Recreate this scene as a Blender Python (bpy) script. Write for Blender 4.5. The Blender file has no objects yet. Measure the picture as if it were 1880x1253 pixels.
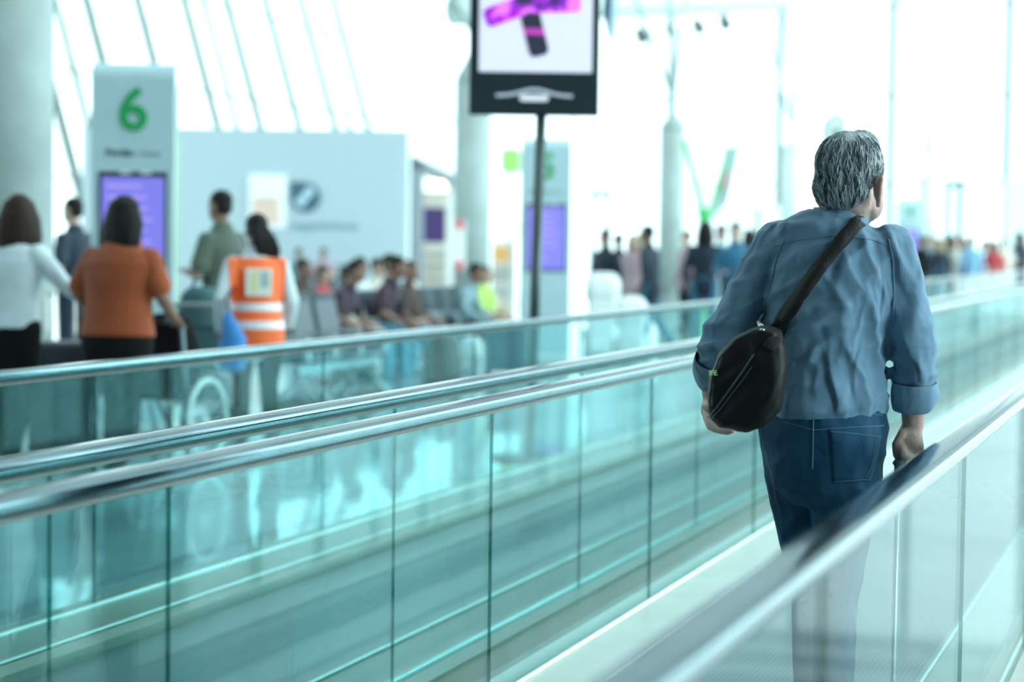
import bpy, bmesh, math, random
from mathutils import Vector, Matrix, noise
from mathutils.bvhtree import BVHTree

# ------------------------------------------------------------------ camera, world, light, exposure
W_PX, H_PX = 1880, 1253
F_PX = 3800.0                       # focal length in pixels of the frame width
CAM_H = 1.46
PITCH = math.radians(2.71)
ROLL = 0.012
SKY_LOW, SKY_HIGH = 2.8, 9.5         # sky brightness away from and towards the veiled sun
scene = bpy.context.scene
COL = scene.collection

cam_data = bpy.data.cameras.new('camera')
cam = bpy.data.objects.new('camera', cam_data)
COL.objects.link(cam)
CAM_R = Matrix.Rotation(math.pi / 2 - PITCH, 4, 'X') @ Matrix.Rotation(ROLL, 4, 'Z')
cam.matrix_world = Matrix.Translation((0, 0, CAM_H)) @ CAM_R
cam_data.sensor_width = 36.0
cam_data.lens = F_PX / W_PX * 36.0
cam_data.clip_end = 400
cam_data.dof.use_dof = True
cam_data.dof.focus_distance = 5.55
cam_data.dof.aperture_fstop = 2.1
scene.camera = cam

world = bpy.data.worlds.new('overcast_sky')
scene.world = world
world.use_nodes = True
wn = world.node_tree
bg = wn.nodes['Background']
bg.inputs['Color'].default_value = (0.75, 0.975, 1.0, 1)
# an overcast sky, clearly brighter towards the veiled sun on the right
_tc = wn.nodes.new('ShaderNodeTexCoord')
_dt = wn.nodes.new('ShaderNodeVectorMath'); _dt.operation = 'DOT_PRODUCT'
_dt.inputs[1].default_value = Vector((0.93, -0.12, 0.34)).normalized()
wn.links.new(_tc.outputs['Generated'], _dt.inputs[0])
_mr = wn.nodes.new('ShaderNodeMapRange'); _mr.interpolation_type = 'SMOOTHSTEP'
_mr.inputs['From Min'].default_value = 0.29
_mr.inputs['From Max'].default_value = 0.80
_mr.inputs['To Min'].default_value = SKY_LOW
_mr.inputs['To Max'].default_value = SKY_HIGH
wn.links.new(_dt.outputs['Value'], _mr.inputs['Value'])
wn.links.new(_mr.outputs['Result'], bg.inputs['Strength'])

vs = scene.view_settings
vs.view_transform = 'Standard'
vs.look = 'None'
vs.gamma = 1.0
vs.use_curve_mapping = False
vs.exposure = -0.10
scene.cycles.use_denoising = True
scene.cycles.max_bounces = 14
scene.cycles.diffuse_bounces = 4
scene.cycles.glossy_bounces = 5
scene.cycles.transparent_max_bounces = 40
scene.cycles.caustics_reflective = False
scene.cycles.caustics_refractive = False
scene.cycles.sample_clamp_indirect = 6.0

# ------------------------------------------------------------------ helpers: places
def at(px, py, depth):
    """the point on the ray of a photograph pixel that lies DEPTH metres in front of the camera"""
    d = CAM_R.to_3x3() @ Vector(((px - W_PX / 2) / F_PX, (H_PX / 2 - py) / F_PX, -1.0))
    return Vector((0, 0, CAM_H)) + d * (depth / d.y)

def ground(px, depth, z=0.0, py=470):
    p = at(px, py, depth)
    return Vector((p.x, depth, z))

_d = at(2220, 462, 1.0)
U = Vector((_d.x, _d.y, 0)).normalized()          # along the walkways
V = Vector((U.y, -U.x, 0))                        # to their right
Z = Vector((0, 0, 1))
YAW = math.atan2(-U.x, U.y)                       # rotation that turns +Y into U

def uvw(u, v, w):
    return U * u + V * v + Z * w

# ------------------------------------------------------------------ helpers: materials
MATS = {}
def mat(name, col, rough=0.6, metal=0.0, vary=0.06, scale=6.0, bump=0.0, bscale=60.0, emit=0.0, coat=0.0, spec=0.5, stretch=None, sheen=0.0):
    if name in MATS:
        return MATS[name]
    m = bpy.data.materials.new(name)
    m.use_nodes = True
    nt = m.node_tree
    b = nt.nodes['Principled BSDF']
    tc = nt.nodes.new('ShaderNodeTexCoord')
    src = tc.outputs['Object']
    if stretch:
        mp = nt.nodes.new('ShaderNodeMapping')
        mp.inputs['Scale'].default_value = stretch
        nt.links.new(src, mp.inputs['Vector'])
        src = mp.outputs['Vector']
    nz = nt.nodes.new('ShaderNodeTexNoise')
    nz.inputs['Scale'].default_value = scale
    nz.inputs['Detail'].default_value = 4
    nt.links.new(src, nz.inputs['Vector'])
    rp = nt.nodes.new('ShaderNodeValToRGB')
    rp.color_ramp.elements[0].position = 0.3
    rp.color_ramp.elements[1].position = 0.7
    lo = [max(0, c * (1 - vary)) for c in col]
    hi = [min(1, c * (1 + vary)) for c in col]
    rp.color_ramp.elements[0].color = (*lo, 1)
    rp.color_ramp.elements[1].color = (*hi, 1)
    nt.links.new(nz.outputs['Fac'], rp.inputs['Fac'])
    nt.links.new(rp.outputs['Color'], b.inputs['Base Color'])
    b.inputs['Roughness'].default_value = rough
    b.inputs['Metallic'].default_value = metal
    b.inputs['Specular IOR Level'].default_value = spec
    b.inputs['Coat Weight'].default_value = coat
    if sheen:
        b.inputs['Sheen Weight'].default_value = sheen
    if emit:
        nt.links.new(rp.outputs['Color'], b.inputs['Emission Color'])
        b.inputs['Emission Strength'].default_value = emit
    if bump:
        n2 = nt.nodes.new('ShaderNodeTexNoise')
        n2.inputs['Scale'].default_value = bscale
        n2.inputs['Detail'].default_value = 3
        nt.links.new(src, n2.inputs['Vector'])
        bp = nt.nodes.new('ShaderNodeBump')
        bp.inputs['Strength'].default_value = bump
        bp.inputs['Distance'].default_value = 0.01
        nt.links.new(n2.outputs['Fac'], bp.inputs['Height'])
        nt.links.new(bp.outputs['Normal'], b.inputs['Normal'])
    MATS[name] = m
    return m

def crumpled(m, scale, strength, dist, stretch):
    """adds sharp-edged creases to a cloth material"""
    nt = m.node_tree
    b = nt.nodes['Principled BSDF']
    tc = nt.nodes.new('ShaderNodeTexCoord')
    prev = b.inputs['Normal'].links[0].from_socket if b.inputs['Normal'].links else None
    for k, (rz, sc, st) in enumerate(((0.5, scale, 1.0), (-0.7, scale * 1.5, .8), (1.2, scale * 2.3, .5))):
        mp = nt.nodes.new('ShaderNodeMapping')
        mp.inputs['Rotation'].default_value = (0.2, rz, 0.1 * k)
        mp.inputs['Scale'].default_value = stretch
        nt.links.new(tc.outputs['Object'], mp.inputs['Vector'])
        nz = nt.nodes.new('ShaderNodeTexNoise')
        nz.noise_type = 'RIDGED_MULTIFRACTAL'
        nz.inputs['Scale'].default_value = sc
        nz.inputs['Detail'].default_value = 2.5
        nz.inputs['Distortion'].default_value = 0.6
        nt.links.new(mp.outputs['Vector'], nz.inputs['Vector'])
        bp = nt.nodes.new('ShaderNodeBump')
        bp.inputs['Strength'].default_value = strength * st
        bp.inputs['Distance'].default_value = dist
        nt.links.new(nz.outputs['Fac'], bp.inputs['Height'])
        if prev is not None:
            nt.links.new(prev, bp.inputs['Normal'])
        prev = bp.outputs['Normal']
    nt.links.new(prev, b.inputs['Normal'])

def glass_mat(name, tint, smudge=0.0, ior=1.5, rough=0.0, mirror=1.0):
    """a clear sheet: tinted see-through body, mirror reflection by angle, faint smudges and scratches"""
    if name in MATS:
        return MATS[name]
    m = bpy.data.materials.new(name)
    m.use_nodes = True
    nt = m.node_tree
    nt.nodes.remove(nt.nodes['Principled BSDF'])
    out = nt.nodes['Material Output']
    tr = nt.nodes.new('ShaderNodeBsdfTransparent')
    tr.inputs['Color'].default_value = (*tint, 1)
    gl = nt.nodes.new('ShaderNodeBsdfGlossy')
    gl.inputs['Roughness'].default_value = rough
    def mth(op, *ins):
        n = nt.nodes.new('ShaderNodeMath')
        n.operation = op
        for i_, v_ in enumerate(ins):
            if isinstance(v_, (int, float)):
                n.inputs[i_].default_value = v_
            else:
                nt.links.new(v_, n.inputs[i_])
        return n.outputs[0]
    ge = nt.nodes.new('ShaderNodeNewGeometry')
    vd = nt.nodes.new('ShaderNodeVectorMath'); vd.operation = 'DOT_PRODUCT'
    nt.links.new(ge.outputs['Incoming'], vd.inputs[0])
    nt.links.new(ge.outputs['Normal'], vd.inputs[1])
    f0 = ((ior - 1) / (ior + 1)) ** 2
    gz = mth('POWER', mth('SUBTRACT', 1.0, mth('ABSOLUTE', vd.outputs['Value'])), 5.0)
    fac = mth('MULTIPLY_ADD', gz, mirror * (1 - f0), mirror * f0)            # mirror share by angle, the same on both faces
    mx = nt.nodes.new('ShaderNodeMixShader')
    nt.links.new(fac, mx.inputs['Fac'])
    nt.links.new(tr.outputs['BSDF'], mx.inputs[1])
    nt.links.new(gl.outputs['BSDF'], mx.inputs[2])
    last = mx
    if smudge:
        tc = nt.nodes.new('ShaderNodeTexCoord')
        mp = nt.nodes.new('ShaderNodeMapping')
        mp.inputs['Rotation'].default_value = (0.3, 0.2, 0.7)
        mp.inputs['Scale'].default_value = (1.0, 1.0, 2.2)
        nt.links.new(tc.outputs['Object'], mp.inputs['Vector'])
        n1 = nt.nodes.new('ShaderNodeTexNoise')          # short scratches
        n1.inputs['Scale'].default_value = 16
        n1.inputs['Detail'].default_value = 2
        n1.inputs['Distortion'].default_value = 1.8
        nt.links.new(mp.outputs['Vector'], n1.inputs['Vector'])
        r1 = nt.nodes.new('ShaderNodeValToRGB')
        e = r1.color_ramp.elements
        e[0].position, e[0].color = 0.71, (0, 0, 0, 1)
        e[1].position, e[1].color = 0.735, (1, 1, 1, 1)
        nt.links.new(n1.outputs['Fac'], r1.inputs['Fac'])
        n2 = nt.nodes.new('ShaderNodeTexNoise')          # hand smears
        n2.inputs['Scale'].default_value = 2.0
        n2.inputs['Detail'].default_value = 5
        nt.links.new(tc.outputs['Object'], n2.inputs['Vector'])
        r2 = nt.nodes.new('ShaderNodeValToRGB')
        r2.color_ramp.elements[0].position = 0.52
        r2.color_ramp.elements[1].position = 0.8
        nt.links.new(n2.outputs['Fac'], r2.inputs['Fac'])
        ml = nt.nodes.new('ShaderNodeMath'); ml.operation = 'MULTIPLY_ADD'
        ml.inputs[1].default_value = smudge * 0.35
        nt.links.new(r2.outputs['Color'], ml.inputs[0])
        m3 = nt.nodes.new('ShaderNodeMath'); m3.operation = 'MULTIPLY'
        m3.inputs[1].default_value = smudge
        nt.links.new(r1.outputs['Color'], m3.inputs[0])
        nt.links.new(m3.outputs[0], ml.inputs[2])
        df = nt.nodes.new('ShaderNodeBsdfDiffuse')
        df.inputs['Color'].default_value = (0.8, 0.9, 0.9, 1)
        tl = nt.nodes.new('ShaderNodeBsdfTranslucent')
        tl.inputs['Color'].default_value = (0.8, 0.9, 0.9, 1)
        ad = nt.nodes.new('ShaderNodeMixShader')
        ad.inputs['Fac'].default_value = 0.5
        nt.links.new(df.outputs['BSDF'], ad.inputs[1])
        nt.links.new(tl.outputs['BSDF'], ad.inputs[2])
        m2 = nt.nodes.new('ShaderNodeMixShader')
        nt.links.new(ml.outputs[0], m2.inputs['Fac'])
        nt.links.new(mx.outputs['Shader'], m2.inputs[1])
        nt.links.new(ad.outputs['Shader'], m2.inputs[2])
        last = m2
    nt.links.new(last.outputs['Shader'], out.inputs['Surface'])
    MATS[name] = m
    return m

# ------------------------------------------------------------------ helpers: meshes
def box(bm, c, s, M=None, bevel=0.0):
    """box of size S around C (then moved by M)"""
    r = bmesh.ops.create_cube(bm, size=1.0)
    vs_ = r['verts']
    bmesh.ops.scale(bm, vec=s, verts=vs_)
    if bevel:
        es = list({e for v in vs_ for e in v.link_edges})
        rr = bmesh.ops.bevel(bm, geom=es, offset=bevel, segments=2, affect='EDGES', profile=0.5)
        vs_ = list({v for f in rr['faces'] for v in f.verts} | {v for v in vs_ if v.is_valid})
    bmesh.ops.translate(bm, vec=c, verts=vs_)
    if M is not None:
        bmesh.ops.transform(bm, matrix=M, verts=vs_)
    return vs_

def spow(x, e):
    return math.copysign(abs(x) ** e, x)

def tube(bm, pts, rad, side=None, seg=12, cap='round', sq=1.0):
    """closed swept body; RAD gives one radius or (across SIDE, other) per point"""
    pts = [Vector(p) for p in pts]
    n = len(pts)
    if not isinstance(rad, list):
        rad = [rad] * n
    rad = [(r, r) if not isinstance(r, (list, tuple)) else r for r in rad]
    tans = []
    for i in range(n):
        a = pts[max(0, i - 1)]; b = pts[min(n - 1, i + 1)]
        t = (b - a)
        tans.append(t.normalized() if t.length > 1e-9 else Vector((0, 0, 1)))
    s = Vector(side) if side is not None else None
    if s is None or abs(s.normalized().dot(tans[0])) > 0.97:
        s = Vector((1, 0, 0)) if abs(tans[0].x) < 0.8 else Vector((0, 1, 0))
    rings = []
    def ring(c, t, ra, rb):
        nonlocal s
        a = s - t * s.dot(t)
        if a.length < 1e-5:
            a = t.orthogonal()
        a.normalize()
        if side is None:
            s = a
        b = t.cross(a)
        rings.append([bm.verts.new(c + a * (ra * spow(math.cos(2 * math.pi * k / seg), sq)) + b * (rb * spow(math.sin(2 * math.pi * k / seg), sq))) for k in range(seg)])
    steps = (60, 30) if cap == 'round' else ()
    r0 = min(rad[0]); r1 = min(rad[-1])
    for ph in steps:
        q = math.radians(ph)
        ring(pts[0] - tans[0] * r0 * math.sin(q), tans[0], rad[0][0] * math.cos(q), rad[0][1] * math.cos(q))
    for p, t, r in zip(pts, tans, rad):
        ring(p, t, r[0], r[1])
    for ph in reversed(steps):
        q = math.radians(ph)
        ring(pts[-1] + tans[-1] * r1 * math.sin(q), tans[-1], rad[-1][0] * math.cos(q), rad[-1][1] * math.cos(q))
    for i in range(len(rings) - 1):
        for k in range(seg):
            k2 = (k + 1) % seg
            bm.faces.new((rings[i][k], rings[i][k2], rings[i + 1][k2], rings[i + 1][k]))
    bm.faces.new(list(reversed(rings[0])))
    bm.faces.new(rings[-1])

def ball(bm, c, r, M=None, seg=16):
    """ellipsoid"""
    if not isinstance(r, (list, tuple)):
        r = (r, r, r)
    rr = bmesh.ops.create_uvsphere(bm, u_segments=seg, v_segments=max(8, seg * 2 // 3), radius=1.0)
    v = rr['verts']
    bmesh.ops.scale(bm, vec=r, verts=v)
    if M is not None:
        bmesh.ops.transform(bm, matrix=M, verts=v)
    bmesh.ops.translate(bm, vec=c, verts=v)
    return v

def prism(bm, prof, x0, x1, M=None):
    """profile of (y, z) points swept from x0 to x1"""
    a = [bm.verts.new((x0, y, z)) for y, z in prof]
    b = [bm.verts.new((x1, y, z)) for y, z in prof]
    n = len(prof)
    for i in range(n):
        j = (i + 1) % n
        bm.faces.new((a[i], a[j], b[j], b[i]))
    bm.faces.new(list(reversed(a)))
    bm.faces.new(b)
    if M is not None:
        bmesh.ops.transform(bm, matrix=M, verts=a + b)

def plate(bm, poly, z0, z1, M=None):
    """flat outline in x, z extruded from y = z0 to z1"""
    a = [bm.verts.new((x, z0, z)) for x, z in poly]
    b = [bm.verts.new((x, z1, z)) for x, z in poly]
    n = len(poly)
    for i in range(n):
        j = (i + 1) % n
        bm.faces.new((a[i], a[j], b[j], b[i]))
    bm.faces.new(list(reversed(a)))
    bm.faces.new(b)
    if M is not None:
        bmesh.ops.transform(bm, matrix=M, verts=a + b)

def link(name, me, parent=None, loc=None, rotz=0.0):
    o = bpy.data.objects.new(name, me)
    COL.objects.link(o)
    if parent is not None:
        o.parent = parent
    if loc is not None:
        o.location = loc
    if rotz:
        o.rotation_euler = (0, 0, rotz)
    return o

def obj(name, bm, m, parent=None, smooth=False, loc=None, rotz=0.0, mats=None):
    me = bpy.data.meshes.new(name)
    bmesh.ops.recalc_face_normals(bm, faces=bm.faces[:])
    bm.to_mesh(me)
    bm.free()
    for mm in (mats or [m]):
        me.materials.append(mm)
    if smooth:
        for p in me.polygons:
            p.use_smooth = True
    return link(name, me, parent, loc, rotz)

def tag(o, label, cat, group=None, kind=None):
    if label:
        o['label'] = label
    if cat:
        o['category'] = cat
    if group:
        o['group'] = group
    if kind:
        o['kind'] = kind
    return o

def thing(name, label, cat, loc=(0, 0, 0), rotz=0.0, group=None):
    o = bpy.data.objects.new(name, None)
    o.empty_display_size = 0.1
    COL.objects.link(o)
    o.location = loc
    o.rotation_euler = (0, 0, rotz)
    return tag(o, label, cat, group)

def struct(name, bm, m, **k):
    o = obj(name, bm, m, **k)
    o['kind'] = 'structure'
    return o

def fused(bm, voxel, smooth=2, factor=0.5):
    """melt overlapping closed bodies into one continuous surface; returns a mesh"""
    me = bpy.data.meshes.new('raw')
    bmesh.ops.recalc_face_normals(bm, faces=bm.faces[:])
    bm.to_mesh(me)
    bm.free()
    o = bpy.data.objects.new('raw', me)
    COL.objects.link(o)
    md = o.modifiers.new('r', 'REMESH')
    md.mode = 'VOXEL'
    md.voxel_size = voxel
    md.use_smooth_shade = True
    if smooth:
        sm = o.modifiers.new('s', 'SMOOTH')
        sm.factor = factor
        sm.iterations = smooth
    dg = bpy.context.evaluated_depsgraph_get()
    out = bpy.data.meshes.new_from_object(o.evaluated_get(dg))
    bpy.data.objects.remove(o)
    bpy.data.meshes.remove(me)
    for p in out.polygons:
        p.use_smooth = True
    return out

def text_mesh(body, size, depth, bold=0.0, align='CENTER'):
    cu = bpy.data.curves.new('t', 'FONT')
    cu.body = body
    cu.size = size
    cu.extrude = depth
    cu.offset = bold
    cu.align_x = align
    cu.align_y = 'CENTER'
    cu.resolution_u = 6
    o = bpy.data.objects.new('t', cu)
    COL.objects.link(o)
    dg = bpy.context.evaluated_depsgraph_get()
    me = bpy.data.meshes.new_from_object(o.evaluated_get(dg))
    bpy.data.objects.remove(o)
    me.transform(Matrix.Rotation(math.pi / 2, 4, 'X'))       # stands up, faces -Y
    return me

def text(name, body, size, depth, m, parent, loc, bold=0.0, rotz=0.0):
    me = text_mesh(body, size, depth, bold)
    me.materials.clear()
    me.materials.append(m)
    return link(name, me, parent, loc, rotz)

NEW = bmesh.new
#@@STRUCTURE
# ------------------------------------------------------------------ the setting
m_floor = mat('polished_terrazzo', (0.36, 0.41, 0.42), 0.04, vary=0.12, scale=1.2, bump=0.004, bscale=3)
m_floor.node_tree.nodes['Principled BSDF'].inputs['IOR'].default_value = 2.3
m_ceil = mat('grey_ceiling', (0.42, 0.47, 0.47), 0.8)
m_steel_w = mat('white_painted_steel', (0.36, 0.43, 0.415), 0.5)
m_mull = mat('grey_mullion_steel', (0.12, 0.165, 0.155), 0.5)
m_wall = mat('hall_wall', (0.16, 0.20, 0.21), 0.7)
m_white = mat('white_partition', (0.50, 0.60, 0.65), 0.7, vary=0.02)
m_pane = glass_mat('window_glass', (0.97, 0.99, 0.985))

bm = NEW(); box(bm, (4, 52, -0.1), (150, 150, 0.2)); struct('floor', bm, m_floor)

# sloped glass wall to the left of the hall
VL, LEAN, HL = -30.0, 0.3, 16.0
def lw(u, w, off=0.0):
    return uvw(u, VL - LEAN * w + off, w)
bm = NEW()
a, b_ = -14, 130
vs4 = [bm.verts.new(lw(a, 0, -.06)), bm.verts.new(lw(b_, 0, -.06)), bm.verts.new(lw(b_, HL, -.06)), bm.verts.new(lw(a, HL, -.06))]
bm.faces.new(vs4)
win_l = struct('window_1', bm, m_pane)
k = 0
u = -12.0
bm = NEW()
while u < 77:
    tube(bm, [lw(u, 0), lw(u, HL)], 0.15, cap='flat', seg=6)
    if k % 3 == 1:
        tube(bm, [lw(u + 1.5, 0), lw(u + 1.5, HL)], 0.11, cap='flat', seg=6)
    k += 1
    u += 3.4
for w in (3.2, 6.4, 9.6, 12.8):
    tube(bm, [lw(a, w, -.02), lw(77, w, -.02)], 0.035, cap='flat', seg=6)
obj('window_frame', bm, m_mull, win_l)
# end wall of the hall, all glass
UE = 118.0
bm = NEW()
bm.faces.new([bm.verts.new(uvw(UE + .1, v, w)) for v, w in ((-31, 0), (30, 0), (30, 22), (-36, 22))])
win_e = struct('window_2', bm, m_pane)
bm = NEW()
v = -30.0
while v < 30:
    tube(bm, [uvw(UE, v, 0), uvw(UE, v, 22)], 0.24, cap='flat', seg=6)
    v += 6.4
for w in (5.0, 10.0, 15.0):
    tube(bm, [uvw(UE, -31, w), uvw(UE, 30, w)], 0.05, cap='flat', seg=6)
obj('window_frame', bm, m_mull, win_e)
# right wall: wide windows between piers
VR, HR = 13.0, 11.0
bm = NEW()
MR = Matrix.Rotation(YAW, 4, 'Z')
def wbox(bm, u0, u1, v0, v1, w0, w1):
    box(bm, ((v0 + v1) / 2, (u0 + u1) / 2, (w0 + w1) / 2), (abs(v1 - v0), abs(u1 - u0), abs(w1 - w0)), MR)
UR = 33.6                                 # unseen widening added so open sky brightens the reflections
wbox(bm, -14, UR, VR, VR + .4, 0, 0.12)
wbox(bm, -14, UR, VR, VR + .4, 9.5, HR)
wbox(bm, UR, UR + .4, VR, 31, 0, 0.12)
wbox(bm, UR, UR + .4, VR, 31, 9.5, HR)
wbox(bm, -14, -3, VR - .02, VR + .42, 0.0, HR)  # unseen solid stretch added to keep window light off the man's back
u = -3.0
i = 1
while u < UR:
    wd = 2.2 if i % 3 == 0 else 0.5
    wbox(bm, u, u + wd, VR - .02, VR + .42, 0.0, HR)
    u += 4.2
    i += 1
struct('wall_right', bm, m_wall)
bm = NEW()
bm.faces.new([bm.verts.new(uvw(u_, VR + .2, w)) for u_, w in ((-14, 0.1), (UR, 0.1), (UR, 9.6), (-14, 9.6))])
struct('window_3', bm, m_pane)
bm = NEW()
bm.faces.new([bm.verts.new(uvw(u_, 30.5, w)) for u_, w in ((UR, 0), (UE, 0), (UE, 16), (UR, 16))])
win5 = struct('window_5', bm, m_pane)  # glass of the added widening, out of view, for bright reflections
bm = NEW()
u = UR + 2
while u < UE:
    tube(bm, [uvw(u, 30.3, 0), uvw(u, 30.3, 16)], 0.16, cap='flat', seg=6)
    u += 6.0
obj('window_frame', bm, m_mull, win5)
# wall behind the photographer, roof over the near half
bm = NEW(); wbox(bm, -14.4, -14, -35, VR + .4, 0, 12); struct('wall_back', bm, m_wall)
bm = NEW()
wbox(bm, -14, 7, -30, VR, 11.0, 11.5)
u = 8.2
while u < 66:
    wbox(bm, u, u + 2.0, -30, VR, 11.3, 11.45)  # unseen slats, gaps shaped to light the man and the rail tops
    u += 3.6
for v in (-24, -14, -4, 6):
    wbox(bm, -14, 66, v, v + 0.8, 11.5, 12.1)
struct('ceiling', bm, m_ceil)
bm = NEW()
bm.faces.new([bm.verts.new(uvw(u_, v_, 12.2)) for u_, v_ in ((-14, -30), (66, -30), (66, VR + .4), (-14, VR + .4))])
struct('window_4', bm, m_pane)

# ------------------------------------------------------------------ moving walkways
m_rubber = mat('polished_handrail', (0.13, 0.20, 0.225), 0.11, metal=1.0, vary=0.1)
m_rubber.node_tree.nodes['Principled BSDF'].inputs['IOR'].default_value = 1.6
m_prof = mat('dark_rail_profile', (0.02, 0.045, 0.05), 0.4)
m_alu = mat('brushed_aluminium', (0.62, 0.62, 0.58), 0.32, metal=0.85, vary=0.08, scale=3, stretch=(30, 1, 30))
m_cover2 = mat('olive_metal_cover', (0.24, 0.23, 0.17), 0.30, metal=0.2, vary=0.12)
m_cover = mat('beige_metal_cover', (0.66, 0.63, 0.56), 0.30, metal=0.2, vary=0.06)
m_glass = glass_mat('green_safety_glass', (0.83, 0.945, 0.95), smudge=0.13, mirror=0.52)
m_edge = glass_mat('green_glass_edge', (0.22, 0.55, 0.52))

def pallet_mat():
    m = bpy.data.materials.new('grooved_pallets')
    m.use_nodes = True
    nt = m.node_tree
    b = nt.nodes['Principled BSDF']
    tc = nt.nodes.new('ShaderNodeTexCoord')
    sp = nt.nodes.new('ShaderNodeSeparateXYZ')
    nt.links.new(tc.outputs['Object'], sp.inputs[0])
    def wave(axis, per, duty):
        d = nt.nodes.new('ShaderNodeMath'); d.operation = 'DIVIDE'; d.inputs[1].default_value = per
        nt.links.new(sp.outputs[axis], d.inputs[0])
        f = nt.nodes.new('ShaderNodeMath'); f.operation = 'FRACT'
        nt.links.new(d.outputs[0], f.inputs[0])
        l = nt.nodes.new('ShaderNodeMath'); l.operation = 'LESS_THAN'; l.inputs[1].default_value = duty
        nt.links.new(f.outputs[0], l.inputs[0])
        return l.outputs[0]
    g = wave('X', 0.018, 0.45)
    s = wave('Y', 0.40, 0.012)
    mx = nt.nodes.new('ShaderNodeMath'); mx.operation = 'MAXIMUM'
    nt.links.new(g, mx.inputs[0]); nt.links.new(s, mx.inputs[1])
    c = nt.nodes.new('ShaderNodeMixRGB')
    c.inputs[1].default_value = (0.10, 0.13, 0.135, 1)
    c.inputs[2].default_value = (0.02, 0.03, 0.032, 1)
    nt.links.new(mx.outputs[0], c.inputs[0])
    nt.links.new(c.outputs[0], b.inputs['Base Color'])
    b.inputs['Roughness'].default_value = 0.30
    b.inputs['Metallic'].default_value = 0.0
    return m
m_pallet = pallet_mat()

RAIL_V = {'D': -0.572, 'C': -2.03, 'B': -2.36, 'A': -3.93}
U0, U1 = -3.6, 47.0
RT = 1.0

def rail_path(v):
    """handrail centre line, with the round newel at both ends (u, w)"""
    top, r = RT - 0.019, 0.36
    pts = []
    for e, s in ((U0, -1), (U1, 1)):
        arc = [(e + s * r * math.sin(t), top - r + r * math.cos(t)) for t in [math.pi * q / 10 for q in range(11)]]
        pts.append(arc)
    return list(reversed(pts[0])) + pts[1]

def walkway(label, vl, vr, joints_l, joints_r, m_cover):
    root = thing('moving_walkway', label, 'moving walkway', uvw(0, (vl + vr) / 2, 0), YAW)
    mid = (vl + vr) / 2
    hw = (vr - vl) / 2
    bm = NEW(); box(bm, (0, (U0 + U1) / 2, 0.006), (2 * hw - 0.42, U1 - U0 + 0.6, 0.012)); obj('pallet_deck', bm, m_pallet, root)
    for e, s in ((U0, -1), (U1, 1)):
        bm = NEW(); box(bm, (0, e + s * 0.85, 0.008), (2 * hw - 0.30, 1.1, 0.016)); obj('landing_plate', bm, m_alu, root)
    for sgn, joints in ((-1, joints_l), (1, joints_r)):
        x = sgn * hw
        path = [(x, uu, w) for uu, w in rail_path(0)]
        bm = NEW()
        tube(bm, path, (0.040, 0.020), side=(1, 0, 0), seg=28, sq=0.45)
        obj('handrail', bm, m_rubber, root, smooth=True)
        bm = NEW()
        tube(bm, [(x, uu, w - 0.024) for i_, (_, uu, w) in enumerate(path)][8:14], (0.014, 0.010), side=(1, 0, 0), seg=8, cap='flat')
        obj('rail_profile', bm, m_alu, root)
        # deck cover and skirt on the inner side, slim cover outside
        bm = NEW()
        prism_pts = [(x - sgn * 0.30, 0.012), (x - sgn * 0.30, 0.05), (x - sgn * 0.27, 0.075), (x - sgn * 0.02, 0.085), (x + sgn * 0.08, 0.085), (x + sgn * 0.085, 0.0), (x - sgn * 0.2, 0.0)]
        av = [bm.verts.new((p[0], U0 - .3, p[1])) for p in prism_pts]
        bv = [bm.verts.new((p[0], U1 + .3, p[1])) for p in prism_pts]
        for i_ in range(len(av)):
            j_ = (i_ + 1) % len(av)
            bm.faces.new((av[i_], av[j_], bv[j_], bv[i_]))
        bm.faces.new(av); bm.faces.new(bv)
        obj('base_cover', bm, m_cover, root)
        bm = NEW(); tube(bm, [(x - sgn * 0.262, U0, 0.082), (x - sgn * 0.262, U1, 0.082)], 0.007, seg=8, cap='flat'); obj('edge_trim', bm, m_alu, root, smooth=True)
        bm = NEW(); tube(bm, [(x - sgn * 0.022, U0, 0.088), (x - sgn * 0.022, U1, 0.088)], 0.010, seg=6, cap='flat'); obj('glazing_bead', bm, m_alu, root, smooth=True)
        for p, q in zip(joints[:-1], joints[1:]):
            bm = NEW()
            box(bm, (x, (p + q) / 2, (RT - 0.036 + 0.085) / 2), (0.010, q - p - 0.004, RT - 0.036 - 0.085))
            me_o = obj('glass_panel', bm, None, root, mats=[m_glass, m_edge])
            for pl in me_o.data.polygons:
                if abs(pl.normal.x) < 0.5:
                    pl.material_index = 1
    return root

def joint_list(fixed, step):
    j = list(fixed)
    while j[0] - step > U0 - 0.2:
        j.insert(0, j[0] - step)
    j.insert(0, U0 - 0.3)
    while j[-1] + step < U1 + 0.2:
        j.append(j[-1] + step)
    j.append(U1 + 0.3)
    return j
jC = joint_list([3.82, 5.86, 7.75, 9.7], 2.0)
jA = joint_list([6.81, 8.92], 2.1)
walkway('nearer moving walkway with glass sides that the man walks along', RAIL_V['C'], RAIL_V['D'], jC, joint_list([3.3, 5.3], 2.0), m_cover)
walkway('farther moving walkway with glass sides beyond the one with the man', RAIL_V['A'], RAIL_V['B'], jA, joint_list([5.9, 7.9], 2.0), m_cover2)
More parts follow.
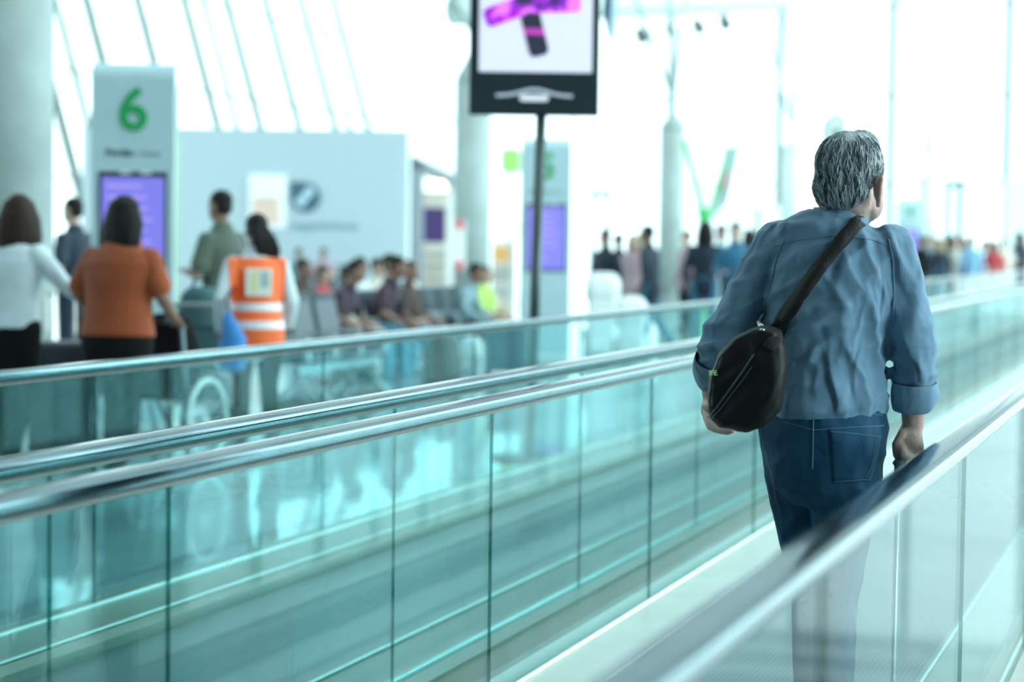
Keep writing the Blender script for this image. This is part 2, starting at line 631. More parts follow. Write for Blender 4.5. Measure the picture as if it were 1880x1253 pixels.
#@@OBJECTS
# ------------------------------------------------------------------ fixed things of the hall
m_conc = mat('pale_concrete', (0.36, 0.43, 0.415), 0.8, vary=0.12, scale=2.0, bump=0.1, bscale=12)
m_green = mat('signal_green', (0.01, 0.35, 0.10), 0.5)
m_green2 = mat('bright_green', (0.06, 0.55, 0.16), 0.5)
m_lime = mat('lime_panel', (0.45, 0.85, 0.22), 0.5)
m_kface = mat('kiosk_shaded_front', (0.46, 0.62, 0.67), 0.5, vary=0.03)  # backlit shade of the totem front is put into this colour
m_kside = mat('kiosk_white_edge', (0.85, 0.9, 0.9), 0.45, vary=0.02)
m_dark = mat('dark_bezel', (0.018, 0.025, 0.032), 0.35)
m_ink = mat('dark_lettering', (0.05, 0.08, 0.10), 0.6)
m_ink2 = mat('grey_lettering', (0.33, 0.42, 0.45), 0.6)
m_purple = mat('purple_display', (0.22, 0.19, 0.70), 0.5, emit=0.46, vary=0.03, scale=1.5)
m_purple2 = mat('violet_display_text', (0.50, 0.34, 0.80), 0.4, emit=0.55)

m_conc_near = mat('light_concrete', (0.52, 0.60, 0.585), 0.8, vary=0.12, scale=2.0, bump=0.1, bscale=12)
def column(label, px, depth, r, top_w, cone, struts, group='round concrete columns of the hall', m_conc=m_conc):
    p = ground(px, depth)
    t = thing('round_column', label, 'column', p, 0, group)
    bm = NEW(); tube(bm, [(0, 0, 0), (0, 0, top_w)], r, seg=40, cap='flat'); obj('shaft', bm, m_conc, t, smooth=False)
    for f in t.children[0].data.polygons:
        f.use_smooth = abs(f.normal.z) < 0.5
    if cone:
        bm = NEW(); tube(bm, [(0, 0, top_w), (0, 0, top_w + 0.15), (0, 0, top_w + cone)], [r, r * 0.95, r * 0.12], seg=32, cap='flat'); obj('cone_cap', bm, m_conc, t, smooth=True)
        bm = NEW(); tube(bm, [(0, 0, top_w + cone - .1), (0, 0, top_w + cone + 0.5)], r * 0.22, seg=10, cap='flat'); obj('strut_joint', bm, m_steel_w, t)
        for q in struts:
            e = at(q[0], q[1], depth + (q[2] if len(q) > 2 else 0)) - p
            s0 = Vector((0, 0, top_w + cone + 0.3))
            e = s0 + (e - s0) * 1.15
            bm = NEW(); tube(bm, [s0, s0.lerp(e, .5), e], [r * 0.16, r * 0.22, r * 0.16], seg=10, cap='flat'); obj('roof_strut', bm, m_steel_w, t, smooth=True)
    return t

bm = NEW()
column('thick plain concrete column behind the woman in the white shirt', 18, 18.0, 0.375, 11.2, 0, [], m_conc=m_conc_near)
column('concrete column rising behind the black advertising screen', 866, 45.0, 0.40, 4.9, 0.75, [(818, -30), (880, -60, 3), (905, -40, -3)])
column('concrete column with cone top and white roof struts right of the screen', 1232, 63.0, 0.40, 4.95, 0.60, [(1172, 10), (1228, -20), (1262, -10, 5)])
column('smaller concrete column with cone top just left of the grey-haired man\'s head', 1453, 86.0, 0.50, 5.4, 0.55, [(1390, 0), (1446, 0), (1478, -20, 6)])
column('farthest pale column beyond the crowd right of the man', 1703, 107.0, 0.55, 4.9, 0.5, [(1655, 0), (1722, 0), (1740, -20, 6)])

def white_pole(label, px, d, r, top):
    t = thing('roof_mast', label, 'mast', ground(px, d), 0)
    bm = NEW(); tube(bm, [(0, 0, 0), (0.25, 0, top)], r, seg=14, cap='flat'); obj('pole', bm, m_steel_w, t, smooth=True)
    bm = NEW(); tube(bm, [(0, 0, 4.2), (-1.7, 0, top)], 0.05, seg=8, cap='flat'); obj('stay_rod', bm, m_steel_w, t, smooth=True)
    bm = NEW(); tube(bm, [(0, 0, 0), (0, 0, .25)], r * 1.8, seg=16, cap='flat'); obj('foot', bm, m_steel_w, t)
white_pole('slender white roof mast with a thin stay rod above the man', 1588, 92, 0.22, 12.6)

# white portal of roof beams seen high between the screen and the man
p0 = at(1150, 42, 72); p1 = at(1445, -6, 78)
bm = NEW()
tube(bm, [p0 + Vector((-6, -3, 0)), p1], [(0.5, 0.35), (0.5, 0.35)], side=(0, 0, 1), seg=8, cap='flat')
tube(bm, [p0 + Vector((-6, -3, 1.2)), p1 + Vector((0, 0, 1.2))], [(0.3, 0.3), (0.3, 0.3)], seg=8, cap='flat')
for k in range(9):
    a = (p0 + Vector((-6, -3, 0))).lerp(p1, k / 8)
    b = (p0 + Vector((-6, -3, 1.2))).lerp(p1 + Vector((0, 0, 1.2)), min(1, (k + .5) / 8))
    tube(bm, [a, b], 0.10, seg=6, cap='flat')
struct('trim_1', bm, m_steel_w)
for k in range(4):
    q = p0.lerp(p1, .06 + k * .17) + Vector((0, -.6, -.35))
    t = thing('roof_spotlight', ['dark roof spotlight at the left end of the white roof truss', 'second dark roof spotlight along the white roof truss', 'third dark roof spotlight along the white roof truss', 'last dark roof spotlight along the white roof truss'][k], 'spotlight', q, 0.4 * k, 'spotlights under the roof truss')
    bm = NEW(); tube(bm, [(0, 0, 0), (0.25, -.1, -.42)], [0.16, 0.24], seg=14, cap='flat'); obj('lamp_housing', bm, m_dark, t, smooth=True)
    bm = NEW(); tube(bm, [(0, 0, 0), (0, 0.25, .38)], 0.04, seg=8, cap='flat'); obj('bracket', bm, m_steel_w, t)

# gate kiosks: a white band folded over, front greyed to paint in its shade, green inlay on the side, purple display
KW, KT, KH = 0.64, 0.24, 2.80
def kiosk(label, px, depth, number, rot, group='gate number totems', detail=True):
    t = thing('gate_totem', label, 'gate sign', ground(px, depth), rot, group)
    r = KT / 2
    prof = [(-r, 0), (r, 0)] + [(r * math.cos(a), KH - r + r * math.sin(a)) for a in [math.pi * q / 14 for q in range(15)]]
    inner = [(y * 0.62, 0 if z < .01 else (z if z < KH - r else KH - r + (z - KH + r) * .62)) for y, z in prof]
    bm = NEW(); prism(bm, prof, -KW / 2, KW / 2); obj('body', bm, m_kside, t)
    bm = NEW()
    box(bm, (0, -r - 0.004, (KH - r) / 2 + 0.02), (KW - 0.015, 0.008, KH - r - 0.04)); box(bm, (0, r + 0.004, (KH - r) / 2 + .02), (KW - 0.015, 0.008, KH - r - .04))
    ang = [math.pi * q / 14 for q in range(15)]
    for a0, a1 in zip(ang[:-1], ang[1:]):
        pr = [((r + .006) * math.cos(a0), KH - r + (r + .006) * math.sin(a0)), ((r + .006) * math.cos(a1), KH - r + (r + .006) * math.sin(a1)), ((r - .01) * math.cos(a1), KH - r + (r - .01) * math.sin(a1)), ((r - .01) * math.cos(a0), KH - r + (r - .01) * math.sin(a0))]
        prism(bm, pr, -KW / 2 + .008, KW / 2 - .008)
    obj('shaded_front', bm, m_kface, t)
    for s in (-1, 1):
        bm = NEW()
        w = 0.036
        pr = [(-w, 0.05), (w, 0.05)] + [(w * math.cos(a), KH - .20 + w * math.sin(a)) for a in [math.pi * q / 8 for q in range(9)]]
        prism(bm, pr, s * (KW / 2 - .004), s * (KW / 2 + 0.006))
        o = obj('green_inlay', bm, m_green, t)
    bm = NEW(); box(bm, (0, -r - 0.012, 1.535), (0.52, 0.014, 0.87), bevel=0.004); o = obj('display_bezel', bm, m_dark, t)
    bm = NEW(); box(bm, (0, -r - 0.021, 1.53), (0.475, 0.006, 0.80)); d = obj('display', bm, m_purple, o)
    if number:
        text('gate_number', number, 0.46, 0.006, m_green, t, (0.0, -r - 0.014, 2.43), bold=0.008)
        text('lettering', 'Portão', 0.078, 0.002, m_ink, t, (-0.10, -r - 0.012, 2.115), bold=0.0015)
        text('lettering', 'Gate', 0.078, 0.002, m_ink2, t, (0.13, -r - 0.012, 2.115))
    if detail:
        bm = NEW()
        rng = random.Random(5)
        for k in range(8):
            wd = rng.uniform(.12, .36)
            box(bm, (-0.2 + wd / 2, -r - 0.0255, 1.86 - k * 0.085), (wd, 0.003, 0.018))
        obj('display_text', bm, m_purple2, o)
        for xx in (-.06, .1):
            bm = NEW(); box(bm, (xx, -r - 0.021, 1.962), (0.08, 0.006, 0.016)); obj('header_lamp', bm, m_kside, o)
    return t

kiosk('tall white gate totem with a big green 6 and purple display', 248, 16.0, '6', math.radians(3))
kiosk('white gate totem with purple display behind the screen\'s pole', 1001, 26.7, '5', math.radians(1))
kiosk('white gate totem turned edge-on showing its green stripe above the man\'s head', 1527, 25.6, None, math.radians(86))
COL.objects['gate_totem.002'].scale = (1.1, .95, 1.1)
kiosk('distant gate totem just right of the man\'s shoulder', 1667, 57.0, '4', 0.0)

# black advertising screen on a pole
t = thing('advertising_screen', 'tall black advertising screen on a slim pole, lit pale display with purple cross shape', 'screen', ground(985, 14.0), 0)
q0 = at(861, 211, 14.0); q1 = at(1099, 211, 14.0)
SW = q1.x - q0.x; SB = q0.z; cx = (q0.x + q1.x) / 2 - t.location.x
SH = 1.45
bm = NEW(); box(bm, (cx, 0, SB + SH / 2), (SW, 0.10, SH), bevel=0.008); obj('housing', bm, mat('black_screen_housing', (0.022, 0.034, 0.042), 0.3), t)
m_disp = mat('pale_lit_display', (0.70, 0.68, 0.82), 0.4, emit=0.62, vary=0.03, scale=0.8)
dx0 = at(879, 134, 14).x - t.location.x; dx1 = at(1086, 134, 14).x - t.location.x; dz = at(985, 134, 14).z
bm = NEW(); box(bm, ((dx0 + dx1) / 2, -0.052, (dz + SB + SH - 0.06) / 2), (dx1 - dx0, 0.008, SB + SH - 0.06 - dz), bevel=0.003); disp = obj('lit_display', bm, m_disp, t)
def stadium(L, w, n=7, rc=0.6):
    rr = w * rc
    pts = []
    for (x, z, a0) in ((w - rr, L - rr, 0), (-w + rr, L - rr, 90), (-w + rr, 0 + rr, 180), (w - rr, rr, 270)):
        for k in range(n):
            a = math.radians(a0 + 90 * k / (n - 1))
            pts.append((x + rr * math.cos(a), z + rr * math.sin(a)))
    return pts
def purple_mat():
    m = bpy.data.materials.new('lit_purple_artwork')
    m.use_nodes = True
    nt = m.node_tree
    b = nt.nodes['Principled BSDF']
    tc = nt.nodes.new('ShaderNodeTexCoord')
    nz = nt.nodes.new('ShaderNodeTexNoise'); nz.inputs['Scale'].default_value = 5.0; nz.inputs['Distortion'].default_value = 1.2; nz.inputs['Detail'].default_value = 1
    nt.links.new(tc.outputs['Object'], nz.inputs['Vector'])
    r = nt.nodes.new('ShaderNodeValToRGB')
    e = r.color_ramp.elements
    e[0].position, e[0].color = 0.36, (0.03, 0.015, 0.09, 1)
    e[1].position, e[1].color = 0.62, (0.75, 0.16, 0.85, 1)
    x = e.new(0.48); x.color = (0.20, 0.03, 0.45, 1)
    x = e.new(0.55); x.color = (0.42, 0.0, 0.60, 1)
    nt.links.new(nz.outputs['Fac'], r.inputs['Fac'])
    nt.links.new(r.outputs['Color'], b.inputs['Emission Color'])
    nt.links.new(r.outputs['Color'], b.inputs['Base Color'])
    b.inputs['Emission Strength'].default_value = 0.8
    return m
m_pur = purple_mat()
m_navy = mat('lit_dark_artwork', (0.028, 0.03, 0.055), 0.4, emit=0.6)
c0 = at(968, 8, 14.0) - t.location
for k, (deg, L, mm) in enumerate(((262 - 90 + 22.5, 0.36, m_navy), (0, 0, None), (247 - 90 - 46, 0.30, m_pur), (90 - 180 + 2, 0.36, m_pur), (15, 0.36, m_navy))):
    if mm is None:
        continue
    bm = NEW(); plate(bm, stadium(L, 0.066), -0.002, 0.002, Matrix.Rotation(math.radians(-deg), 4, 'Y'))
    obj('artwork_arm', bm, mm, disp, loc=(c0.x, -0.059 - 0.0006 * k, c0.z))
# purple arms of the cross, bar across the dark arm and the emblem below the display
bm = NEW()
M_ = Matrix.Rotation(math.radians(-(262 - 90 + 22.5)), 4, 'Y')
plate(bm, [(-.066, .19), (.066, .155), (.066, .195), (-.066, .235)], -.001, .001, M_)
obj('artwork_band', bm, mat('lit_magenta_artwork', (0.5, 0.05, 0.42), 0.4, emit=0.7), disp, loc=(c0.x, -0.0635, c0.z))
m_embl = mat('silver_emblem', (0.55, 0.58, 0.68), 0.35, emit=0.25)
ex = cx; ez = at(980, 174, 14).z
bm = NEW()
pts = []
for k in range(25):
    s_ = (k - 12) / 12
    pts.append((ex + s_ * 0.255, -0.056, ez - 0.012 + 0.042 * math.exp(-(s_ * 2.1) ** 2)))
tube(bm, pts, [(0.011, 0.004)] * 25, side=(0, 0, 1), seg=8)
obj('emblem_line', bm, m_embl, t, smooth=True)
bm = NEW(); plate(bm, [(x + ex - 0, z + ez - .026) for x, z in [(q[1] - .0975, q[0]) for q in stadium(0.195, 0.022, rc=.9)]], -.062, -.05); em = obj('emblem_plate', bm, mat('white_emblem', (0.85, 0.85, 0.9), 0.4, emit=0.3), t)
bm = NEW(); tube(bm, [(-.03, 0, 0), (0.02, 0, SB + .02)], 0.036, seg=20, cap='flat'); obj('pole', bm, mat('dark_green_pole', (0.045, 0.075, 0.075), 0.3, metal=0.3), t, smooth=True)
bm = NEW(); tube(bm, [(-.03, 0, 0), (-.03, 0, 0.02)], 0.26, seg=32, cap='flat'); obj('base_plate', bm, m_dark, t)

# blade-thin hanging sign right of the screen
q = at(1121, 40, 17.0)
t = thing('hanging_sign', 'thin blue double-sided sign hanging edge-on right of the advertising screen', 'hanging sign', (q.x, q.y, at(1121, 74, 17).z), math.radians(84))
bm = NEW()
pr = [(-.028, 0.16), (0, 0.0), (.028, 0.16), (.028, 1.3), (-.028, 1.3)]
prism(bm, pr, -.45, .45); obj('panel', bm, mat('blue_sign_panel', (0.06, 0.16, 0.24), 0.4), t)
for s in (-.3, .3):
    bm = NEW(); tube(bm, [(s, 0, 1.3), (s, 0, 11 - t.location.z)], 0.008, seg=6, cap='flat'); obj('suspension_rod', bm, m_steel_w, t)

# green Y-shaped totem far behind
def ytotem():
    p = ground(1293, 50.0)
    t = thing('information_totem', 'green Y-shaped information totem behind the standing travellers', 'totem', p, 0)
    L = lambda px, py: at(px, py, 50.0) - p
    bm = NEW(); tube(bm, [(0, 0, 0), L(1293, 420), L(1294, 385)], [(.08, .12), (.08, .12), (.20, .14)], side=(1, 0, 0), seg=10, cap='flat'); obj('stem', bm, m_green2, t)
    bm = NEW(); tube(bm, [L(1292, 395), L(1276, 330), L(1258, 258)], [(.09, .16), (.08, .16), (.07, .16)], side=(1, 0, 0), seg=8, cap='flat'); obj('green_arm', bm, m_green2, t)
    bm = NEW(); tube(bm, [L(1300, 395), L(1320, 330), L(1336, 265)], [(.06, .16), (.05, .16), (.03, .16)], side=(1, 0, 0), seg=8, cap='flat'); obj('green_arm', bm, m_green2, t)
    a, b, c, d = L(1306, 408), L(1330, 272), L(1360, 266), L(1336, 372)
    bm = NEW(); plate(bm, [(v_.x, v_.z) for v_ in (a, d, c, b)], -.05, .05); panel = obj('poster_panel', bm, mat('grey_poster', (0.42, 0.52, 0.53), 0.5, vary=.2, scale=1.5), t)
    bm = NEW(); tube(bm, [L(1328, 345) + Vector((0, -.09, 0)), L(1334, 318) + Vector((0, -.09, 0))], (0.09, .03), side=(1, 0, 0), seg=10); obj('poster_picture', bm, mat('pink_picture', (0.6, 0.35, 0.35), 0.5), panel)
ytotem()

# white shop box with logo and lettering
DW = 50.0
xl = at(150, 300, DW).x; xr = at(750, 240, DW).x; zt = at(550, 237, DW).z
pr_ = at(850, 252, 68.0)
bm = NEW()
box(bm, ((xl + xr) / 2, DW + .1, zt / 2), (xr - xl, 0.2, zt))
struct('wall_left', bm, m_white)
bm = NEW()
pa = Vector((xr, DW, 0)); pb = Vector((pr_.x, 68.0, 0))
dv = (pb - pa).normalized()
Ms = Matrix.Translation(pa) @ Matrix(((dv.x, -dv.y, 0, 0), (dv.y, dv.x, 0, 0), (0, 0, 1, 0), (0, 0, 0, 1)))
Lw = (pb - pa).length
o0, o1 = 0.6, 14.5
ho = 3.55
box(bm, (o0 / 2, .1, zt / 2), (o0, .2, zt), Ms)
box(bm, ((o1 + Lw) / 2, .1, zt / 2), (Lw - o1, .2, zt), Ms)
box(bm, ((o0 + o1) / 2, .1, (zt + ho) / 2), (o1 - o0, .2, zt - ho), Ms)
m_wlit = mat('white_partition_lit_side', (0.80, 0.85, 0.84), 0.7, vary=0.02)  # same white box, its better lit side painted lighter
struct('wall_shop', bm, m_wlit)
bm = NEW()
box(bm, (o0 + 1.5, .06, ho / 2), (3.0, .24, ho), Ms); box(bm, ((o0 + o1) / 2, .06, ho - .15), (o1 - o0, .24, .30), Ms)
dfr = struct('door_1', bm, mat('dark_blue_portal', (0.02, 0.055, 0.08), 0.5))
# inside of the shop
m_shelf = mat('dark_shelf', (0.12, 0.09, 0.07), 0.6)
bm = NEW(); box(bm, (7.5, 3.6, ho / 2), (15, .15, ho), Ms); struct('wall_shop_back', bm, mat('warm_shop_wall', (0.62, 0.55, 0.45), .7, vary=.2, scale=.8))
m_warm = mat('warm_bulb', (1.0, 0.58, 0.28), 0.4, emit=9.0)
def lamp(px, py, d, label):
    q = at(px, py, d)
    t = thing('pendant_lamp', label, 'lamp', q, 0, 'warm lamps in the shop')
    bm = NEW(); ball(bm, (0, 0, 0), .11); obj('bulb', bm, m_warm, t, smooth=True)
    bm = NEW(); tube(bm, [(0, 0, .09), (0, 0, .17)], [.07, .04], seg=10, cap='flat'); obj('socket', bm, m_dark, t)
    bm = NEW(); tube(bm, [(0, 0, .1), (0, 0, .7)], .008, seg=6, cap='flat'); obj('cord', bm, m_dark, t)
lamp(794, 336, 61.0, 'warm lamp just left of the column behind the screen')
lamp(809, 336, 61.4, 'warm lamp touching the column\'s left edge')
lamp(915, 342, 73.0, 'warm lamp just right of the column behind the screen')
lamp(925, 344, 73.0, 'warm lamp farther right of the column behind the screen')
def showcase(label, px, d, w, h, mm, mm2):
    t = thing('display_cabinet', label, 'cabinet', ground(px, d), 0, 'shop display cabinets')
    bm = NEW(); box(bm, (0, 0, h / 2), (w, .5, h)); obj('carcass', bm, mm, t)
    bm = NEW(); box(bm, (0, -.26, h * .66), (w * .8, .03, h * .35)); obj('display_panel', bm, mm2, t)
    for k in range(3):
        bm = NEW(); box(bm, (0, -.3, h * (.12 + .12 * k)), (w * .9, .12, .03)); obj('shelf', bm, m_shelf, t)
showcase('shop cabinet with a dark purple picture seen past the dark blue portal', 797, 63.0, .85, 3.0, mat('cream_cabinet', (0.62, 0.6, 0.55), .6), mat('deep_purple_picture', (0.06, 0.03, 0.15), .5))
showcase('cream shop cabinet with an amber panel right of the column', 925, 75.0, .9, 1.6, mat('cream_cabinet', (1, 1, 1)), mat('amber_panel', (0.6, 0.3, 0.08), .5))

# logo, lettering and poster on the white wall
t = thing('wall_logo', 'round slate blue logo on the white partition with pale dumbbell shape', 'logo', at(561, 362, DW) + Vector((0, -.02, 0)))
bm = NEW()
R_ = 0.364
pl = [(R_ * math.cos(a), R_ * math.sin(a)) for a in [math.pi * 2 * k / 48 for k in range(48)] if not (math.pi * .5 < a < math.pi)]
pl = [(R_ * math.cos(a), R_ * math.sin(a)) for a in [math.pi + math.pi * 1.5 * k / 36 for k in range(37)]] + [(-R_, R_)]
plate(bm, pl, -.015, .015)
disc = obj('disc', bm, mat('slate_blue', (0.065, 0.14, 0.19), .5), t)
bm = NEW()
tube(bm, [(-.125, 0, -.125), (-.028, 0, -.014), (.104, 0, .139)], [.139, .083, .118], seg=16)
bmesh.ops.scale(bm, vec=(1, .15, 1), verts=bm.verts[:])
bmesh.ops.translate(bm, vec=(0, -.012, 0), verts=bm.verts[:])
obj('emblem', bm, mat('pale_blue_emblem', (0.50, 0.66, 0.76), .5), t, smooth=True)
t = thing('wall_lettering', 'grey lettering on the white partition under the round logo', 'lettering', at(594, 414, DW) + Vector((0, -.012, 0)))
text('letters', 'negamentum', 0.326, 0.006, mat('slate_grey_letters', (0.20, 0.33, 0.40), .6), t, (0, 0, 0), bold=-.002)
pa_, pb_ = at(457, 320, DW), at(525, 420, DW)
t = thing('lit_poster', 'white and peach poster panel on the white partition beside the logo', 'poster', ((pa_.x + pb_.x) / 2, DW - .03, pb_.z))
hh = pa_.z - pb_.z
bm = NEW(); box(bm, (0, 0, hh / 2), (pb_.x - pa_.x, .05, hh), bevel=.01); pz = obj('panel', bm, mat('lit_white_poster', (0.86, 0.90, 0.93), .5, emit=.18), t)
bm = NEW(); box(bm, (-.03, -.028, hh * .33), ((pb_.x - pa_.x) * .72, .008, hh * .5)); obj('peach_picture', bm, mat('peach_print', (0.78, 0.58, 0.48), .5, vary=.12, scale=2, emit=.1), pz)

# lime sign panel
q = at(937, 318, 40.0)
t = thing('lime_sign', 'lime green sign panel between the column and the second gate totem', 'sign', (q.x, 40.0, 0))
bm = NEW(); plate(bm, [(x, z + q.z) for x, z in stadium(.48, .19, rc=.5)], -.03, .03); obj('panel', bm, m_lime, t)
bm = NEW(); tube(bm, [(0, 0.05, 0), (0, 0.05, q.z + .2)], .035, seg=10, cap='flat'); obj('post', bm, m_steel_w, t)

# far partitions, door frames and panels at the end of the hall
m_far = mat('far_white_panel', (0.74, 0.80, 0.79), .6, vary=.03)
m_teal = mat('teal_door_frame', (0.07, 0.25, 0.24), .4)
def far_box(name, px0, px1, py, d, th, m):
    a, b = at(px0, py, d), at(px1, py, d)
    bm = NEW(); box(bm, ((a.x + b.x) / 2, d, a.z / 2), (b.x - a.x, th, a.z)); return struct(name, bm, m)
far_box('wall_end', 1846, 1990, 328, 62, .3, m_far)
far_box('wall_far', 1280, 1455, 378, 95, .3, m_far)
def door_frame(name, px0, px1, py, d, m, w=.22):
    a, b = at(px0, py, d), at(px1, py, d)
    bm = NEW()
    box(bm, (a.x, d, a.z / 2), (w, .2, a.z)); box(bm, (b.x, d, a.z / 2), (w, .2, a.z)); box(bm, ((a.x + b.x) / 2, d, a.z - .1), (b.x - a.x, .2, .2))
    o = struct(name, bm, m)
    bm = NEW(); box(bm, ((a.x + b.x) / 2, d, a.z / 2), (b.x - a.x - w, .02, a.z - .2)); obj('door_glass', bm, m_pane, o)
    return o
door_frame('door_2', 1740, 1762, 332, 70, m_teal, .16)
door_frame('door_3', 1764, 1846, 332, 70, mat('pale_green_frame', (0.5, .66, .62), .5), .12)
door_frame('door_4', 1088, 1118, 348, 60, mat('grey_green_frame', (0.42, .5, .5), .5), .14)
door_frame('door_5', 1345, 1392, 382, 90, mat('pale_green_frame', (1, 1, 1)), .16)
door_frame('door_6', 1392, 1440, 382, 90, mat('pale_green_frame', (1, 1, 1)), .16)

# white upholstered lounge seats near the second gate totem
m_lounge = mat('white_upholstery', (0.80, 0.85, 0.85), .6)
def lounge(label, px0, px1, py, d):
    a, b = at(px0, py, d), at(px1, py, d)
    w = b.x - a.x
    t = thing('lounge_seat', label, 'lounge seat', ((a.x + b.x) / 2, d, 0), 0, 'white lounge seats')
    bm = NEW(); tube(bm, [(-w / 2 + .12, 0, a.z - .22), (w / 2 - .12, 0, a.z - .22)], (.20, .12), side=(0, 0, 1), seg=14); box(bm, (0, 0, (a.z - .2) / 2 + .1), (w - .1, .2, a.z - .35), bevel=.05); obj('backrest', bm, m_lounge, t, smooth=False)
    bm = NEW(); box(bm, (0, .35, .38), (w, .7, .18), bevel=.06); obj('seat', bm, m_lounge, t)
    bm = NEW(); box(bm, (0, .3, .15), (w * .9, .6, .3)); obj('plinth', bm, m_kface, t)
lounge('white upholstered lounge seat right of the second gate totem', 1072, 1142, 497, 24.0)
lounge('lower white lounge seat beside the leaning traveller', 1128, 1192, 540, 22.0)

# fire extinguisher-like red and white cabinet on the column
q = ground(843, 44.4)
t = thing('hose_cabinet', 'white and red fire cabinet on the concrete column behind the screen', 'fire cabinet', (q.x, 44.45, at(843, 495, 44.5).z))
hz = at(843, 405, 44.5).z - t.location.z
bm = NEW(); box(bm, (0, 0, hz / 2), (.24, .18, hz), bevel=.02); obj('case', bm, mat('white_enamel', (.82, .84, .84), .4), t)
for zz in (.09, hz - .09):
    bm = NEW(); ball(bm, (0, -.08, zz), (.10, .06, .11)); obj('red_fitting', bm, mat('fire_red', (.62, .05, .07), .4), t, smooth=True)

#@@PEOPLE
# ------------------------------------------------------------------ people
SKIN = mat('skin_light', (0.52, 0.34, 0.27), 0.55, vary=.08, scale=20)
SKIN_D = mat('skin_tan', (0.22, 0.12, 0.085), 0.55, vary=.08, scale=20)
HAIR_K = mat('hair_black', (0.010, 0.008, 0.008), 0.6, spec=.2, vary=.3, scale=20, bump=.5, bscale=90, stretch=(1, 1, .15))
HAIR_B = mat('hair_brown', (0.030, 0.017, 0.012), 0.6, spec=.2, vary=.3, scale=20, bump=.5, bscale=90, stretch=(1, 1, .15))
HAIR_G = mat('hair_fair', (0.30, 0.22, 0.13), 0.5, vary=.3, scale=20)
SHOE = mat('dark_shoe', (0.02, 0.02, 0.022), 0.4)

def cloth(name, col, rough=0.85):
    return mat(name, col, rough, vary=0.10, scale=7, bump=0.35, bscale=9, sheen=0.15)

def vec(*a):
    return Vector(a)

def limb_hand(bm, wrist, fdir, across, r=0.009, curl=0.3, thumb_side=None):
    """palm, four unequal fingers and a thumb leaving the side of the palm"""
    f = fdir.normalized(); a = (across - f * across.dot(f)).normalized(); n = f.cross(a)
    tube(bm, [wrist - f * .02, wrist + f * .03, wrist + f * .088], [(.028, .022), (.040, .017), (.042, .015)], side=a, seg=10)
    for k, (off, ln) in enumerate(((-.031, .070), (-.0105, .080), (.0105, .076), (.031, .060))):
        b = wrist + f * .085 + a * off
        d1 = (f - n * curl * .6).normalized(); d2 = (f - n * curl * 1.6).normalized()
        tube(bm, [b, b + d1 * ln * .5, b + d1 * ln * .5 + d2 * ln * .5], [r, r * .95, r * .8], seg=8)
    b = wrist + f * .028 - a * .034
    d = (f * .8 - a * .6 - n * .35).normalized()
    tube(bm, [b, b + d * .035, b + d * .035 + (f - n * .4).normalized() * .03], [r * 1.35, r * 1.15, r * .9], seg=8)

def head_shape(bm, c, M=None):
    """head with face looking +Y: skull, jaw, nose, brow, lips, ears"""
    R = M or Matrix.Identity(3)
    def P(x, y, z):
        return c + R @ Vector((x, y, z))
    M4 = R.to_4x4()
    ball(bm, P(0, -.012, .035), (.077, .096, .088), M4)
    ball(bm, P(0, .025, -.035), (.060, .066, .080), M4)
    ball(bm, P(0, .058, -.088), (.030, .030, .026), M4)
    tube(bm, [P(0, .086, .018), P(0, .107, -.022), P(0, .098, -.034)], [.010, .014, .012], seg=8)
    tube(bm, [P(-.045, .078, .026), P(0, .092, .028), P(.045, .078, .026)], .010, seg=8)
    tube(bm, [P(-.022, .086, -.062), P(0, .094, -.060), P(.022, .086, -.062)], .008, seg=8)
    for s in (-1, 1):
        ball(bm, P(s * .030, .078, .004), (.012, .012, .010), M4, seg=10)
        ball(bm, P(s * .078, -.008, -.012), (.010, .022, .034), M4, seg=10)

